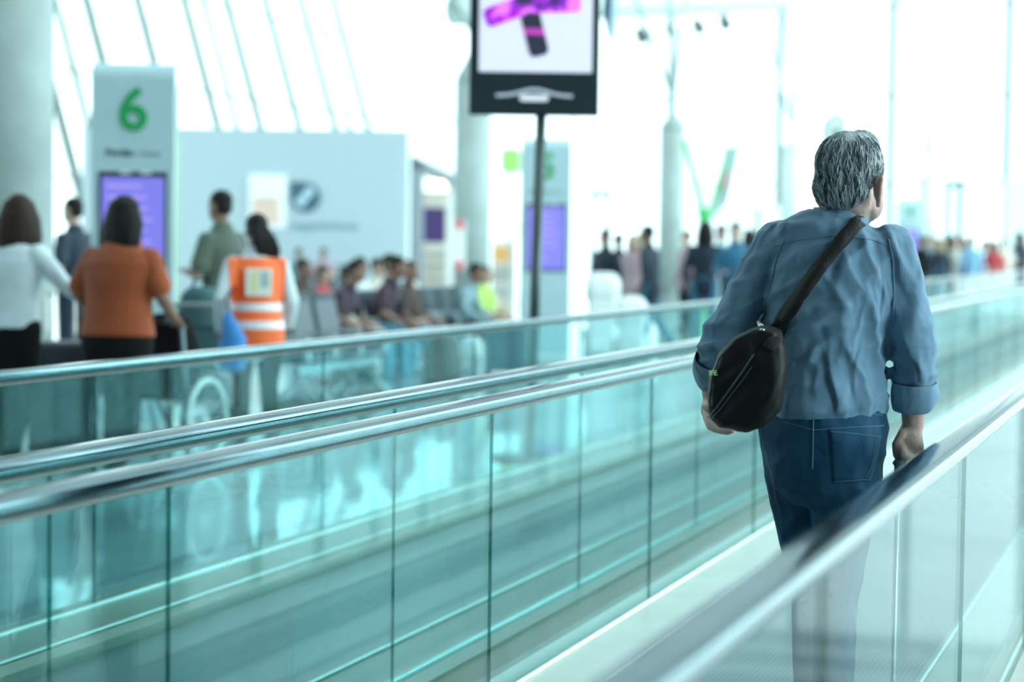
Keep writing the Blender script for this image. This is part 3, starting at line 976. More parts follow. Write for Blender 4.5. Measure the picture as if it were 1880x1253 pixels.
POSES = {
    'stand': dict(pz=.93, lean=0.0, legs=(((-.09, .0, .92), (-.10, .02, .50), (-.10, -.02, .085)), ((.09, .0, .92), (.10, .02, .50), (.11, -.02, .085))),
                  arms=(((-.255, -.03, 1.13), (-.25, .06, .90)), ((.255, -.03, 1.13), (.25, .06, .90)))),
    'walk': dict(pz=.92, lean=0.04, legs=(((-.09, .02, .91), (-.09, .20, .52), (-.09, .24, .095)), ((.09, .0, .91), (.09, -.03, .50), (.09, -.30, .15))),
                 arms=(((-.26, -.10, 1.14), (-.26, .02, .93)), ((.26, .04, 1.13), (.25, .20, .95)))),
    'push': dict(pz=.92, lean=0.08, legs=(((-.09, .0, .91), (-.10, .16, .51), (-.10, .14, .09)), ((.09, .0, .91), (.10, -.02, .50), (.10, -.22, .12))),
                 arms=(((-.285, .02, 1.16), (-.27, .24, 1.02)), ((.285, .02, 1.16), (.27, .24, 1.02)))),
    'reach': dict(pz=.92, lean=0.04, legs=(((-.09, .0, .91), (-.10, .10, .51), (-.10, .10, .09)), ((.09, .0, .91), (.10, -.02, .50), (.10, -.18, .11))),
                  arms=(((-.26, -.02, 1.14), (-.25, .10, .92)), ((.33, .06, 1.22), (.47, .17, 1.09)))),
    'phone': dict(pz=.93, lean=0.0, legs=(((-.09, .0, .92), (-.10, .02, .50), (-.10, -.02, .085)), ((.09, .0, .92), (.10, .02, .50), (.11, -.02, .085))),
                  arms=(((-.255, .02, 1.14), (-.14, .24, 1.16)), ((.255, -.03, 1.13), (.16, .22, 1.12)))),
    'sit': dict(pz=.50, lean=-0.05, legs=(((-.09, .02, .51), (-.11, .44, .50), (-.11, .42, .085)), ((.09, .02, .51), (.11, .44, .50), (.12, .46, .085))),
                arms=(((-.26, .02, .72), (-.14, .26, .64)), ((.26, .02, .72), (.14, .26, .64)))),
    'slump': dict(pz=.50, lean=0.24, legs=(((-.09, .02, .51), (-.16, .42, .50), (-.16, .38, .085)), ((.09, .02, .51), (.16, .42, .50), (.16, .44, .085))),
                  arms=(((-.27, .22, .74), (-.10, .42, .62)), ((.27, .22, .74), (.10, .42, .62)))),
}
CACHE = {}
TOPS = {}
def build_pose(pose, stout=1.0, hair='short', voxel=.013, sleeves='long', lower='trousers', turn=0.0, hem=-.10, mane=1.0):
    key = (pose, stout, hair, voxel, sleeves, lower, turn, hem, mane)
    if key in CACHE:
        return CACHE[key]
    P = POSES[pose]
    pz, ln = P['pz'], P['lean']
    pel = vec(0, 0, pz)
    def spine(h):                       # point of the trunk axis H above the pelvis
        return pel + vec(0, ln * (h / .58) ** 1.3 if h > 0 else 0, h)
    S = stout
    def trunk(bm, g, lo):
        hs = [(lo, .158, .115), (.0, .165, .120), (.10, .150, .108), (.20, .142, .104), (.32, .158, .112), (.42, .172, .108), (.49, .150, .085), (.545, .080, .062)]
        tube(bm, [spine(h) for h, _, _ in hs], [(a * S + g, b * S + g) for _, a, b in hs], side=(1, 0, 0), seg=20)
    def arm(bm, s, g, upto=1.0):
        sh = spine(.47) + vec(s * .165 * (S * .35 + .65), 0, -.02 * (S - 1))
        el, wr = (Vector(q) for q in P['arms'][0 if s < 0 else 1])
        if upto >= 1:
            tube(bm, [sh, sh.lerp(el, .5), el, el.lerp(wr, .35), wr], [.056 * S + g, .048 * S + g, .041 + g, .040 + g, .029 + g], seg=12)
        else:
            tube(bm, [sh, sh.lerp(el, .5), sh.lerp(el, upto)], [.056 * (S * .5 + .5) + g, .056 * (S * .5 + .5) + g, .060 * (S * .5 + .5) + g], seg=12)
        return el, wr
    def leg(bm, s, g, foot=True):
        hp, kn, an = (Vector(q) for q in P['legs'][0 if s < 0 else 1])
        tube(bm, [hp + vec(0, 0, .02), hp.lerp(kn, .35), kn, kn.lerp(an, .32), an], [.092 * (S * .8 + .2) + g, .082 * (S * .8 + .2) + g, .056 + g, .055 + g, .036 + g * (2 if g else 1)], seg=14)
        return an
    def foot(bm, an, g=0.0):
        tilt = max(0, an.z - .1) * 1.6
        tube(bm, [an + vec(0, -.045, -.045 + tilt * .1), an + vec(0, .05, -.050 - tilt * .3), an + vec(0, .15, -.058 - tilt * .6)], [(.034 + g, .034 + g), (.040 + g, .030 + g), (.036 + g, .020 + g)], side=(1, 0, 0), seg=12)
    hd = spine(.58) + vec(0, .03 + ln * .1, .145)
    RT_ = Matrix.Rotation(turn, 3, 'Z')
    out = {}
    bm = NEW()
    trunk(bm, 0, -.05)
    tube(bm, [spine(.50), spine(.57), hd + vec(0, -.01, -.04)], [.066, .056, .056], seg=14)
    head_shape(bm, hd, RT_)
    for s in (-1, 1):
        el, wr = arm(bm, s, 0)
        limb_hand(bm, wr, wr - el, vec(0, -1 if pose not in ('push',) else 0, 0) if abs((wr - el).normalized().y) < .7 else vec(s, 0, 0))
        an = leg(bm, s, 0)
        foot(bm, an)
    out['body'] = fused(bm, voxel, 2)
    bm = NEW()
    trunk(bm, .014, hem * S if lower != 'tucked' else .03)
    for s in (-1, 1):
        arm(bm, s, .013, 1.0 if sleeves == 'long' else .72)
    tube(bm, [spine(.50), spine(.565)], [.082, .070], seg=14)
    out['top'] = fused(bm, voxel * 1.1, 2)
    bm = NEW()
    hs = [(-.10, .160, .118), (.0, .166, .122), (.11, .152, .112)]
    tube(bm, [spine(h) for h, _, _ in hs], [(a * (S * .92 + .08) + .010, b * (S * .92 + .08) + .010) for _, a, b in hs], side=(1, 0, 0), seg=20)
    for s in (-1, 1):
        leg(bm, s, .012)
    out['trousers'] = fused(bm, voxel * 1.1, 2)
    bm = NEW()
    for s in (-1, 1):
        foot(bm, Vector(P['legs'][0 if s < 0 else 1][2]), .008)
    out['shoes'] = fused(bm, voxel, 1)
    bm = NEW()
    def H(x, y, z):
        return hd + RT_ @ Vector((x, y, z))
    M4 = RT_.to_4x4()
    if hair == 'short':
        ball(bm, H(0, -.018, .052), (.083, .098, .082), M4)
        ball(bm, H(0, -.050, .000), (.074, .060, .070), M4)
    elif hair == 'long':
        ball(bm, H(0, -.014, .046), (.087, .100, .090), M4)
        for k in range(9):
            a = math.pi * (k / 8) + math.pi
            x, y = .074 * math.cos(a), .074 * math.sin(a)
            tube(bm, [H(x * .8, y * .8 - .01, .06), H(x * 1.1 * mane, y * 1.05 - .01, -.04), H(x * 1.25 * mane, y * .95 - .03, -.14), H(x * 1.35 * mane, y * .75 - .05, (-.21 - .03 * (k % 2)) * mane)], [.036 * mane, .040 * mane, .036 * mane, .016], seg=10)
    elif hair == 'tail':
        ball(bm, H(0, -.014, .046), (.085, .099, .086), M4)
        ball(bm, H(0, -.05, .0), (.075, .060, .065), M4)
        for k in range(5):
            x = (k - 2) * .018
            tube(bm, [H(x, -.085, .02), H(x * 1.6 + .03, -.115, -.07), H(x * 1.8 + .06, -.11, -.15), H(x * 1.5 + .075, -.10, -.21)], [.03, .036, .030, .012], seg=10)
    out['hair'] = fused(bm, voxel, 1)
    CACHE[key] = out
    return out

def person(label, px, depth, face, pose, top, low, hairm, skin=SKIN, height=1.70, group=None, base=0.0, name='person', loc=None, **kw):
    """FACE: degrees to the left of straight away from the camera"""
    ms = build_pose(pose, **kw)
    sc = height / 1.77
    loc = loc or ground(px, depth, base)
    def part(nm, me, m, parent):
        if not me.materials:
            me.materials.append(m)
        o = link(nm, me, parent)
        o.material_slots[0].link = 'OBJECT'
        o.material_slots[0].material = m
        return o
    b = part(name, ms['body'], skin, None)
    b.location = loc
    b.rotation_euler = (0, 0, math.radians(face))
    b.scale = (sc, sc, sc)
    tag(b, label, 'person', group)
    tp_ = part('top', ms['top'], top, b)
    part('trousers', ms['trousers'], low, b)
    part('hair', ms['hair'], hairm, b)
    part('shoes', ms['shoes'], SHOE, b)
    TOPS[b.name] = tp_
    return b

K_WHITE = cloth('white_cotton', (0.62, 0.72, 0.76))
K_BLACK = mat('black_cloth', (0.007, 0.0065, 0.007), 0.9, spec=.15, vary=.2, bump=.3, bscale=9)
K_ORANGE = cloth('rust_orange_jersey', (0.27, 0.050, 0.008))
K_HIVIS = mat('orange_safety_vest', (0.90, 0.15, 0.03), .6, vary=.05, bump=.2, bscale=9, emit=.08)
K_TAPE = mat('silver_reflective_tape', (0.80, 0.78, 0.82), .4)
K_NAVY = cloth('navy_cloth', (0.010, 0.022, 0.042))
K_OLIVE = cloth('olive_shirt', (0.07, 0.095, 0.075))
K_DENIM = cloth('blue_denim', (0.03, 0.16, 0.27))
K_LDENIM = cloth('light_denim', (0.05, 0.24, 0.34))
K_PLUM = cloth('plum_shirt', (0.030, 0.013, 0.030))
K_RED = cloth('red_top', (0.55, 0.07, 0.07))
K_CREAM = cloth('cream_cloth', (0.60, 0.58, 0.50))
K_LBLUE = cloth('light_blue_shirt', (0.22, 0.42, 0.62))
K_LIME = cloth('lime_vest', (0.45, 0.70, 0.15))
K_MAUVE = cloth('mauve_top', (0.40, 0.28, 0.32))
K_BROWN = cloth('brown_top', (0.05, 0.03, 0.022))
K_BEIGE = cloth('beige_trousers', (0.42, 0.38, 0.32))
K_TEALG = cloth('grey_teal_top', (0.20, 0.32, 0.36))

# --- the group beyond the walkways, left
w1 = person('woman in white shirt and black trousers with long dark hair, left of the gate totem', 22, 12.7, -20, 'reach', K_WHITE, K_BLACK, HAIR_B, height=1.72, hair='long', voxel=.010, lower='tucked', turn=.7, stout=1.12, mane=1.15)
w2 = person('stout woman in rust orange top with dark hair pushing the wheelchair', 216, 12.3, -16, 'push', K_ORANGE, K_BLACK, HAIR_K, SKIN_D, height=1.71, hair='long', voxel=.010, sleeves='short', stout=1.40, turn=-.5, hem=-.005, mane=1.3)
w3 = person('woman in orange safety vest over white shirt with dark ponytail', 472, 14.0, 12, 'walk', K_WHITE, K_BLACK, HAIR_K, SKIN_D, height=1.64, hair='tail', voxel=.010, stout=1.08, turn=.2)

def hull_part(name, src, m, parent, keep, off):
    """a garment layer: the faces of SRC that KEEP accepts, lifted by OFF and given thickness"""
    bm = NEW()
    bm.from_mesh(src)
    bmesh.ops.delete(bm, geom=[f for f in bm.faces if not keep(f.calc_center_median())], context='FACES')
    bm.normal_update()
    ns = {v: v.normal.copy() for v in bm.verts}
    for v, n in ns.items():
        v.co += n * off
    o = obj(name, bm, m, parent, smooth=True)
    return o
src = TOPS[w3.name].data
kz = 1.77 / 1.64
vest = hull_part('safety_vest', src, K_HIVIS, w3, lambda c: abs(c.x) < .205 and c.z > .80 and c.z < 1.44, .012)
for z0, z1 in ((.93, .985), (1.06, 1.115)):
    hull_part('reflective_band', src, K_TAPE, vest, lambda c: abs(c.x) < .215 and z0 < c.z < z1, .017)
bm = NEW()
box(bm, (0, -.142, 1.27), (.19, .012, .20), bevel=.004)
pan = obj('back_panel', bm, mat('pale_back_panel', (0.75, 0.78, 0.72), .6), vest)
bm = NEW(); box(bm, (-.035, -.150, 1.27), (.05, .006, .15)); obj('panel_print', bm, mat('yellow_print', (0.7, .68, .35), .6), pan)
bm = NEW(); box(bm, (.045, -.150, 1.29), (.055, .006, .11)); obj('panel_print', bm, mat('grey_print', (0.42, .5, .52), .6), pan)
# blue cloth hanging at her left hip
p = ground(424, 13.8)
t = thing('blue_bag', 'bright blue cloth bag hanging beside the woman in the safety vest', 'bag', (p.x, p.y, .62))
bm = NEW(); tube(bm, [(0, 0, 0), (.02, 0, .18), (-.02, 0, .34)], [(.10, .05), (.085, .04), (.03, .02)], side=(1, 0, 0), seg=12)
obj('pouch', bm, mat('bright_blue_cloth', (0.05, 0.25, 0.62), .7, bump=.4, bscale=12), t, smooth=True)
bm = NEW(); tube(bm, [(-.02, 0, .33), (-.03, 0, .45), (.02, .05, .52)], .010, seg=6); obj('handle', bm, K_NAVY, t)

person('man in navy clothes with cropped hair standing between column and gate totem', 137, 19.5, 62, 'stand', K_NAVY, K_NAVY, HAIR_K, height=1.83, hair='short', sleeves='short')
person('bearded man in olive shirt with dark hair, in front of the white partition', 408, 16.5, 55, 'phone', K_OLIVE, K_NAVY, HAIR_K, SKIN_D, height=1.84, hair='short', sleeves='short', stout=1.1)

# wheelchair pushed by the woman in orange, with a bag on it
def wheelchair(loc, rot):
    t = thing('wheelchair', 'dark wheelchair with pale wheel rims in front of the woman in orange', 'wheelchair', loc, rot)
    mt = mat('dark_frame_tube', (0.06, 0.08, 0.09), .3, metal=.5)
    mg = mat('grey_frame_tube', (0.30, 0.38, 0.42), .35, metal=.4)
    mr = mat('pale_wheel_rim', (0.70, 0.78, 0.76), .35)
    def torus(bm, c, R, r, n=40):
        pts = [c + vec(0, R * math.cos(2 * math.pi * k / n), R * math.sin(2 * math.pi * k / n)) for k in range(n)]
        s = 8
        rings = []
        for k, q in enumerate(pts):
            d = (q - c).normalized()
            rings.append([bm.verts.new(q + d * r * math.cos(2 * math.pi * j / s) + vec(1, 0, 0) * r * math.sin(2 * math.pi * j / s)) for j in range(s)])
        for k in range(n):
            a, b = rings[k], rings[(k + 1) % n]
            for j in range(s):
                bm.faces.new((a[j], a[(j + 1) % s], b[(j + 1) % s], b[j]))
    for s in (-1, 1):
        c = vec(s * .31, .02, .31)
        bm = NEW(); torus(bm, c, .295, .016); w = obj('wheel', bm, mat('tyre', (0.03, 0.035, .04), .6), t, smooth=True)
        bm = NEW(); torus(bm, c + vec(s * .022, 0, 0), .262, .016); obj('hand_rim', bm, mr, w, smooth=True)
        bm = NEW()
        for k in range(14):
            a = 2 * math.pi * k / 14
            tube(bm, [c, c + vec(0, .285 * math.cos(a), .285 * math.sin(a))], .003, seg=5)
        ball(bm, c, (.035, .03, .03))
        obj('spokes', bm, mr, w)
        c2 = vec(s * .26, .46, .09)
        bm = NEW(); torus(bm, c2, .075, .018, 24); ball(bm, c2, (.02, .06, .06)); obj('caster_wheel', bm, mt, t, smooth=True)
        bm = NEW(); tube(bm, [(s * .26, -.12, .40), (s * .26, -.16, .70), (s * .26, -.20, .92), (s * .26, -.34, .95)], .016, seg=10); obj('back_post', bm, mg, t, smooth=True)
        bm = NEW(); tube(bm, [(s * .26, -.25, .935), (s * .26, -.37, .955)], .024, seg=10); obj('push_grip', bm, mt, t, smooth=True)
        bm = NEW(); tube(bm, [(s * .27, -.15, .68), (s * .28, .22, .68), (s * .28, .30, .58), (s * .27, .38, .42), (s * .26, .46, .17)], .018, seg=10); obj('side_frame', bm, mg, t, smooth=True)
        bm = NEW(); box(bm, (s * .28, .05, .70), (.05, .34, .035), bevel=.01); obj('armrest', bm, mt, t)
        bm = NEW(); tube(bm, [(s * .25, .40, .44), (s * .20, .60, .16)], .014, seg=8); box(bm, (s * .14, .64, .14), (.18, .16, .02), bevel=.006); obj('footrest', bm, mt, t)
    bm = NEW(); box(bm, (0, .12, .47), (.50, .46, .06), bevel=.02); obj('seat', bm, K_BLACK, t)
    bm = NEW(); box(bm, (0, -.19, .72), (.50, .05, .44), bevel=.02); obj('backrest', bm, K_BLACK, t)
    return t
wp = ground(258, 13.15)
wheelchair((wp.x + .12, wp.y, 0), math.radians(-18))
def soft_bag(name, label, loc, rot, size, m, strapm, group=None):
    t = thing(name, label, 'bag', loc, rot, group)
    x, y, z = size
    bm = NEW()
    tube(bm, [(0, 0, z * .14), (0, 0, z * .5), (0, 0, z * .86)], [(x * .46, y * .46), (x * .5, y * .5), (x * .40, y * .42)], side=(1, 0, 0), seg=20)
    me = fused(bm, .02, 2); me.materials.append(m); link('body', me, t)
    bm = NEW(); tube(bm, [(-x * .18, 0, z * .95), (-x * .12, 0, z * 1.12), (x * .12, 0, z * 1.12), (x * .18, 0, z * .95)], .012, seg=8); obj('handle', bm, strapm, t, smooth=True)
    bm = NEW(); box(bm, (0, -y * .5, z * .38), (x * .62, .03, z * .36), bevel=.012); pk = obj('front_pocket', bm, m, t)
    bm = NEW(); box(bm, (0, -y * .5 - .017, z * .54), (x * .5, .006, .012)); obj('zip', bm, strapm, pk)
    return t
soft_bag('holdall', 'black holdall with a small orange tag lying on the wheelchair seat', (wp.x + .16, wp.y + .12, .50), math.radians(-12), (.44, .34, .42), K_BLACK, mat('orange_tag', (.5, .12, .04), .6))

def suitcase(label, loc, rot, w, d, h, m, group='suitcases on the floor'):
    t = thing('suitcase', label, 'suitcase', loc, rot, group)
    bm = NEW(); box(bm, (0, 0, .06 + h / 2), (w, d, h), bevel=.03); sh = obj('shell', bm, m, t)
    for k in (-1, 0, 1):
        bm = NEW(); box(bm, (k * w * .25, -d / 2 - .003, .06 + h / 2), (.02, .012, h * .8), bevel=.003); obj('rib', bm, m, sh)
    for sx in (-1, 1):
        for sy in (-1, 1):
            bm = NEW(); tube(bm, [(sx * w * .4 - .012, sy * d * .36, .03), (sx * w * .4 + .012, sy * d * .36, .03)], .03, seg=12, cap='flat'); tube(bm, [(sx * w * .4, sy * d * .36, .03), (sx * w * .4, sy * d * .36, .075)], .012, seg=8, cap='flat'); obj('wheel', bm, SHOE, t)
    bm = NEW()
    tube(bm, [(-w * .2, d * .3, .06 + h), (-w * .2, d * .3, h + .36), (w * .2, d * .3, h + .36), (w * .2, d * .3, .06 + h)], .010, seg=8); obj('pull_handle', bm, m_alu, t, smooth=True)
    return t
g = ground(120, 13.6); suitcase('black suitcase standing between the woman in white and the woman in orange', (g.x - .02, g.y, 0), .3, .46, .30, .72, mat('black_shell', (.02, .022, .03), .35))
g = ground(370, 14.9); soft_bag('backpack', 'dark teal backpack standing right of the big green 6 totem', (g.x, g.y, .52), .2, (.40, .28, .58), mat('teal_cloth', (.03, .10, .11), .7), K_BLACK)
g = ground(370, 14.9)
t = thing('luggage_trolley', 'luggage trolley under the dark teal backpack', 'trolley', (g.x, g.y, 0), .2)
bm = NEW(); box(bm, (0, 0, .30), (.55, .75, .03), bevel=.01); obj('platform', bm, m_alu, t)
bm = NEW(); box(bm, (0, 0, .41), (.44, .5, .20), bevel=.05); obj('load_tray', bm, mat('grey_tray', (.25, .3, .32), .5), t)
for s in (-1, 1):
    bm = NEW(); tube(bm, [(s * .26, -.34, .3), (s * .26, -.40, 1.0)], .014, seg=8); obj('upright', bm, m_alu, t)
    for y_ in (-.3, .3):
        bm = NEW(); tube(bm, [(s * .22 - .015, y_, .07), (s * .22 + .015, y_, .07)], .07, seg=16, cap='flat'); tube(bm, [(s * .22, y_, .07), (s * .22, y_, .29)], .012, seg=8, cap='flat'); obj('wheel', bm, SHOE, t)
bm = NEW(); tube(bm, [(-.27, -.40, 1.0), (.27, -.40, 1.0)], .018, seg=10); obj('push_bar', bm, mat('grey_tray', (1, 1, 1)), t, smooth=True)

# --- rows of seats with waiting passengers
m_seat = mat('dark_blue_seat', (0.022, 0.05, 0.07), .45)
m_sfr = mat('steel_seat_frame', (0.42, 0.52, 0.55), .3, metal=.6)
def bench(label, px, depth, n, rot):
    p = ground(px, depth)
    t = thing('seat_row', label, 'seat row', p, rot, 'airport seat rows')
    Lb = n * .58
    bm = NEW(); box(bm, (0, .05, .34), (Lb, .07, .07)); obj('beam', bm, m_sfr, t)
    for k in range(n):
        x = -Lb / 2 + .29 + k * .58
        bm = NEW(); box(bm, (x, .0, .41), (.50, .48, .05), bevel=.02); obj('seat', bm, m_seat, t)
        bm = NEW(); box(bm, (x, -.29, .68), (.50, .05, .50), Matrix.Translation((0, 0, .68)) @ Matrix.Translation((0, -.25, 0)) @ Matrix.Rotation(math.radians(12), 4, 'X') @ Matrix.Translation((0, .25, -.68)), bevel=.02); obj('backrest', bm, m_seat, t)
    for k in range(n + 1):
        x = -Lb / 2 + k * .58
        bm = NEW(); tube(bm, [(x, -.24, .40), (x, -.22, .62), (x, .16, .62), (x, .18, .40)], .016, seg=8); obj('armrest', bm, m_sfr, t, smooth=True)
    for x in (-Lb / 2 + .2, Lb / 2 - .2):
        bm = NEW(); tube(bm, [(x, -.26, .02), (x, .05, .32), (x, .32, .02)], .022, seg=8); obj('leg', bm, m_sfr, t, smooth=True)
    return t
def along(v, u0, k):                     # seat K of a row that runs along the walkways
    return uvw(u0 + .58 * k + .29, v, 0)
def bench_along(label, v, u0, n):
    b = bench(label, 900, 20, n, 0)
    b.location = uvw(u0 + n * .29, v, 0)
    b.rotation_euler = (0, 0, YAW - math.pi / 2)
    return b
def uv_of(px, d):
    q = ground(px, d)
    return q.dot(U), q.dot(V)
SIDE = math.degrees(YAW) - 90            # facing the walkways
u1, v1 = uv_of(608, 21.5); u1 -= .29
u3, v3 = uv_of(562, 24.5); u3 -= .29
un, vn = uv_of(560, 18.2); un -= .29
bench_along('nearest seat row, its steel frame showing beside the woman in the safety vest', vn, un, 3)
bench_along('front seat row whose passengers wear plum shirts', v1, u1, 5)
bench_along('front seat row that ends at the foot of the concrete column', v1, u1 + 3.1, 4)
bench_along('second seat row behind the one with the plum shirts', v3, u3, 7)
bench('seat row right against the white partition under its lettering', 571, 48.0, 4, math.radians(180))
GS = 'passengers waiting on the seat rows'
S1 = lambda k: along(v1, u1 + (.26 if k > 4 else 0), k)
S3 = lambda k: along(v3, u3, k)
SW_ = lambda k: ground(571, 48.0) + vec((k - 1.5) * -.58, 0, 0)
seated = [
    (SW_(2), 180, 'sit', K_TEALG, K_NAVY, HAIR_K, SKIN_D, 1.77, 'seated passenger with black hair against the white partition, just right of the safety vest'),
    (SW_(1), 183, 'sit', K_MAUVE, K_NAVY, HAIR_K, SKIN_D, 1.77, 'seated passenger with black hair under the middle of the wall lettering'),
    (S3(0), SIDE, 'sit', K_BROWN, K_BLACK, HAIR_B, SKIN_D, 1.70, 'seated passenger in dark brown at the near end of the second seat row'),
    (S3(1), SIDE - 8, 'sit', K_RED, K_DENIM, HAIR_B, SKIN, 1.58, 'seated passenger in red top and blue jeans on the second seat row'),
    (S1(0), SIDE, 'slump', K_PLUM, K_BLACK, HAIR_K, SKIN_D, 1.72, 'seated passenger in plum and black at the near end of the front seat row'),
    (S1(1), SIDE + 6, 'sit', K_CREAM, K_LDENIM, HAIR_B, SKIN, 1.62, 'seated passenger in cream top and light jeans on the front seat row'),
    (S3(3), SIDE, 'sit', K_WHITE, K_BLACK, HAIR_K, SKIN_D, 1.72, 'seated passenger in white top and black trousers on the second seat row'),
    (S3(4), SIDE - 5, 'sit', K_CREAM, K_NAVY, HAIR_K, SKIN, 1.70, 'seated passenger in cream top and navy trousers on the second seat row'),
    (S1(2), SIDE - 2, 'slump', K_PLUM, K_LDENIM, HAIR_K, SKIN_D, 1.78, 'seated black-haired passenger in plum shirt and light jeans bending forward'),
    (S1(3), SIDE, 'sit', K_PLUM, K_LDENIM, HAIR_B, SKIN, 1.80, 'seated brown-haired passenger in plum shirt and light jeans sitting upright'),
    (S1(4), SIDE + 5, 'sit', K_BROWN, K_BLACK, HAIR_B, SKIN_D, 1.70, 'seated passenger in brown at the far end of the plum shirts\' row'),
    (S3(6), SIDE, 'sit', K_CREAM, K_BLACK, HAIR_G, SKIN, 1.66, 'seated fair-haired passenger in cream left of the column'),
    (S1(6), SIDE, 'slump', K_TEALG, K_BLACK, HAIR_K, SKIN_D, 1.66, 'seated passenger in grey leaning forward at the foot of the concrete column'),
    (S1(8), SIDE - 6, 'sit', K_LIME, K_NAVY, HAIR_B, SKIN, 1.60, 'seated passenger in a lime vest right of the concrete column'),
]
for i, (lc, f, po, tp, lo, hm, sk, ht, lb) in enumerate(seated):
    person(lb, 0, 0, f, po, tp, lo, hm, sk, ht, GS, loc=lc + vec(0, 0, -.05), sleeves='short' if i % 3 else 'long', voxel=.016)
g = ground(868, 23.2); soft_bag('white_bag', 'round white bag at the feet of the passenger in grey by the column', (g.x, g.y, 0), 0, (.34, .3, .34), mat('white_bag_cloth', (.75, .8, .8), .7), K_BLACK)
g = ground(815, 20.8); soft_bag('rucksack', 'dark rucksack on the floor left of the white bag', (g.x, g.y, 0), .3, (.42, .3, .5), K_BROWN, K_BLACK)
g = ground(930, 22.6); suitcase('navy suitcase on the floor left of the screen\'s pole', (g.x, g.y, 0), .2, .44, .28, .56, mat('navy_shell', (.03, .06, .10), .4))

# --- travellers standing and walking right of the screen
GT = 'travellers standing beyond the walkways'
standing = [
    (1112, 28.5, 140, 'sit0', K_NAVY, K_NAVY, HAIR_K, SKIN_D, 1.66, 'traveller in dark clothes behind the white lounge seat'),
    (1163, 30.0, 150, 'stand', K_MAUVE, K_BEIGE, HAIR_G, SKIN, 1.60, 'fair traveller in mauve left of the coned column'),
    (1196, 27.5, 60, 'walk', K_NAVY, K_DENIM, HAIR_K, SKIN_D, 1.72, 'traveller in navy jacket walking just left of the coned column'),
    (1262, 35.0, 120, 'stand', K_MAUVE, K_BLACK, HAIR_B, SKIN, 1.70, 'traveller in mauve just right of the coned column'),
    (1294, 28.0, -10, 'stand', K_NAVY, K_DENIM, HAIR_K, SKIN_D, 1.78, 'man in navy jacket and blue jeans with his back turned, below the green totem'),
    (1324, 30.5, 160, 'stand', K_WHITE, K_WHITE, HAIR_K, SKIN_D, 1.76, 'traveller dressed in white under the green totem'),
    (1350, 27.3, 175, 'phone', K_DENIM, K_NAVY, HAIR_B, SKIN, 1.76, 'traveller in blue jeans jacket facing the camera beside the man\'s shoulder'),
    (1376, 31.0, 20, 'stand', K_BLACK, K_BLACK, HAIR_K, SKIN_D, 1.70, 'traveller in black close behind the man\'s left shoulder'),
    (1690, 47.5, 30, 'stand', K_BLACK, K_BLACK, HAIR_B, SKIN, 1.70, 'traveller in black nearest to the man\'s right shoulder'),
    (1707, 49, 150, 'phone', K_TEALG, K_NAVY, HAIR_K, SKIN, 1.74, 'traveller in grey-blue top holding something, right of the man'),
    (1727, 47.8, 10, 'stand', K_NAVY, K_DENIM, HAIR_G, SKIN, 1.68, 'fair-haired traveller in navy beside the grey-blue one'),
    (1745, 51, -20, 'walk', K_BLACK, K_BLACK, HAIR_K, SKIN_D, 1.80, 'traveller in black before the teal door frame'),
    (1755, 48.6, 170, 'stand', K_CREAM, K_BLACK, HAIR_G, SKIN, 1.70, 'traveller in cream top and black trousers below the door frame'),
    (1769, 50.2, 190, 'stand', K_NAVY, K_NAVY, HAIR_B, SKIN, 1.70, 'traveller in navy between the cream top and the light blue shirt'),
    (1784, 47.9, 0, 'stand', K_LBLUE, K_DENIM, HAIR_B, SKIN, 1.74, 'traveller in light blue shirt right of the door frame'),
    (1803, 49.4, 180, 'stand', K_WHITE, K_BEIGE, HAIR_G, SKIN, 1.62, 'traveller in white and beige between the light blue shirt and the red top'),
    (1825, 48.2, 165, 'stand', K_RED, K_BEIGE, HAIR_B, SKIN, 1.64, 'traveller in a red top among the crowd at the far end'),
    (1846, 50.6, 10, 'walk', K_CREAM, K_CREAM, HAIR_G, SKIN, 1.72, 'traveller all in cream right of the red top'),
    (1697, 53.5, 10, 'stand', K_NAVY, K_BLACK, HAIR_K, SKIN, 1.74, 'traveller in navy in the second rank right behind the man\'s shoulder'),
    (1716, 55.0, 170, 'stand', K_BLACK, K_DENIM, HAIR_B, SKIN, 1.72, 'traveller in black top and blue jeans in the second rank right of the man'),
    (1736, 54.0, 20, 'stand', K_PLUM, K_BLACK, HAIR_K, SKIN_D, 1.70, 'traveller in plum in the second rank before the teal door frame'),
    (1765, 55.5, 0, 'stand', K_BLACK, K_BLACK, HAIR_B, SKIN, 1.78, 'tall traveller in black between cream top and light blue shirt, farther back'),
    (1812, 54.5, 150, 'stand', K_TEALG, K_NAVY, HAIR_B, SKIN, 1.70, 'traveller in grey-blue behind the red top'),
    (1136, 31.5, 20, 'stand', K_BLACK, K_NAVY, HAIR_K, SKIN_D, 1.62, 'short traveller in black between the lounge seats and the coned column'),
    (1180, 33.0, 175, 'phone', K_TEALG, K_DENIM, HAIR_B, SKIN, 1.66, 'traveller in grey-blue top and jeans left of the coned column'),
    (1872, 51.5, 30, 'stand', K_NAVY, K_BLACK, HAIR_K, SKIN_D, 1.88, 'tall traveller in navy standing by the end of the handrail'),
]
for i, (px, d, f, po, tp, lo, hm, sk, ht, lb) in enumerate(standing):
    person(lb, px, d, f, 'stand' if po == 'sit0' else po, tp, lo, hm, sk, ht, GT, voxel=.016, sleeves='short' if i % 4 == 1 else 'long', hair='long' if i % 3 == 1 else 'short')
#@@MAN
# ------------------------------------------------------------------ the man on the walkway
MD = 5.3                                   # his distance
def B(px, py, dy=0.0):
    return at(px, py, MD + dy)
PXM = F_PX / MD                            # pixels per metre at him
FWD = U.copy()
RGT = V.copy()
man_loc = Vector((at(1505, 900, MD).x, MD, 0.012))
def L(p):                                  # world to his own frame (origin between the feet)
    return p - man_loc
def LB(px, py, dy=0.0):
    return L(B(px, py, dy))

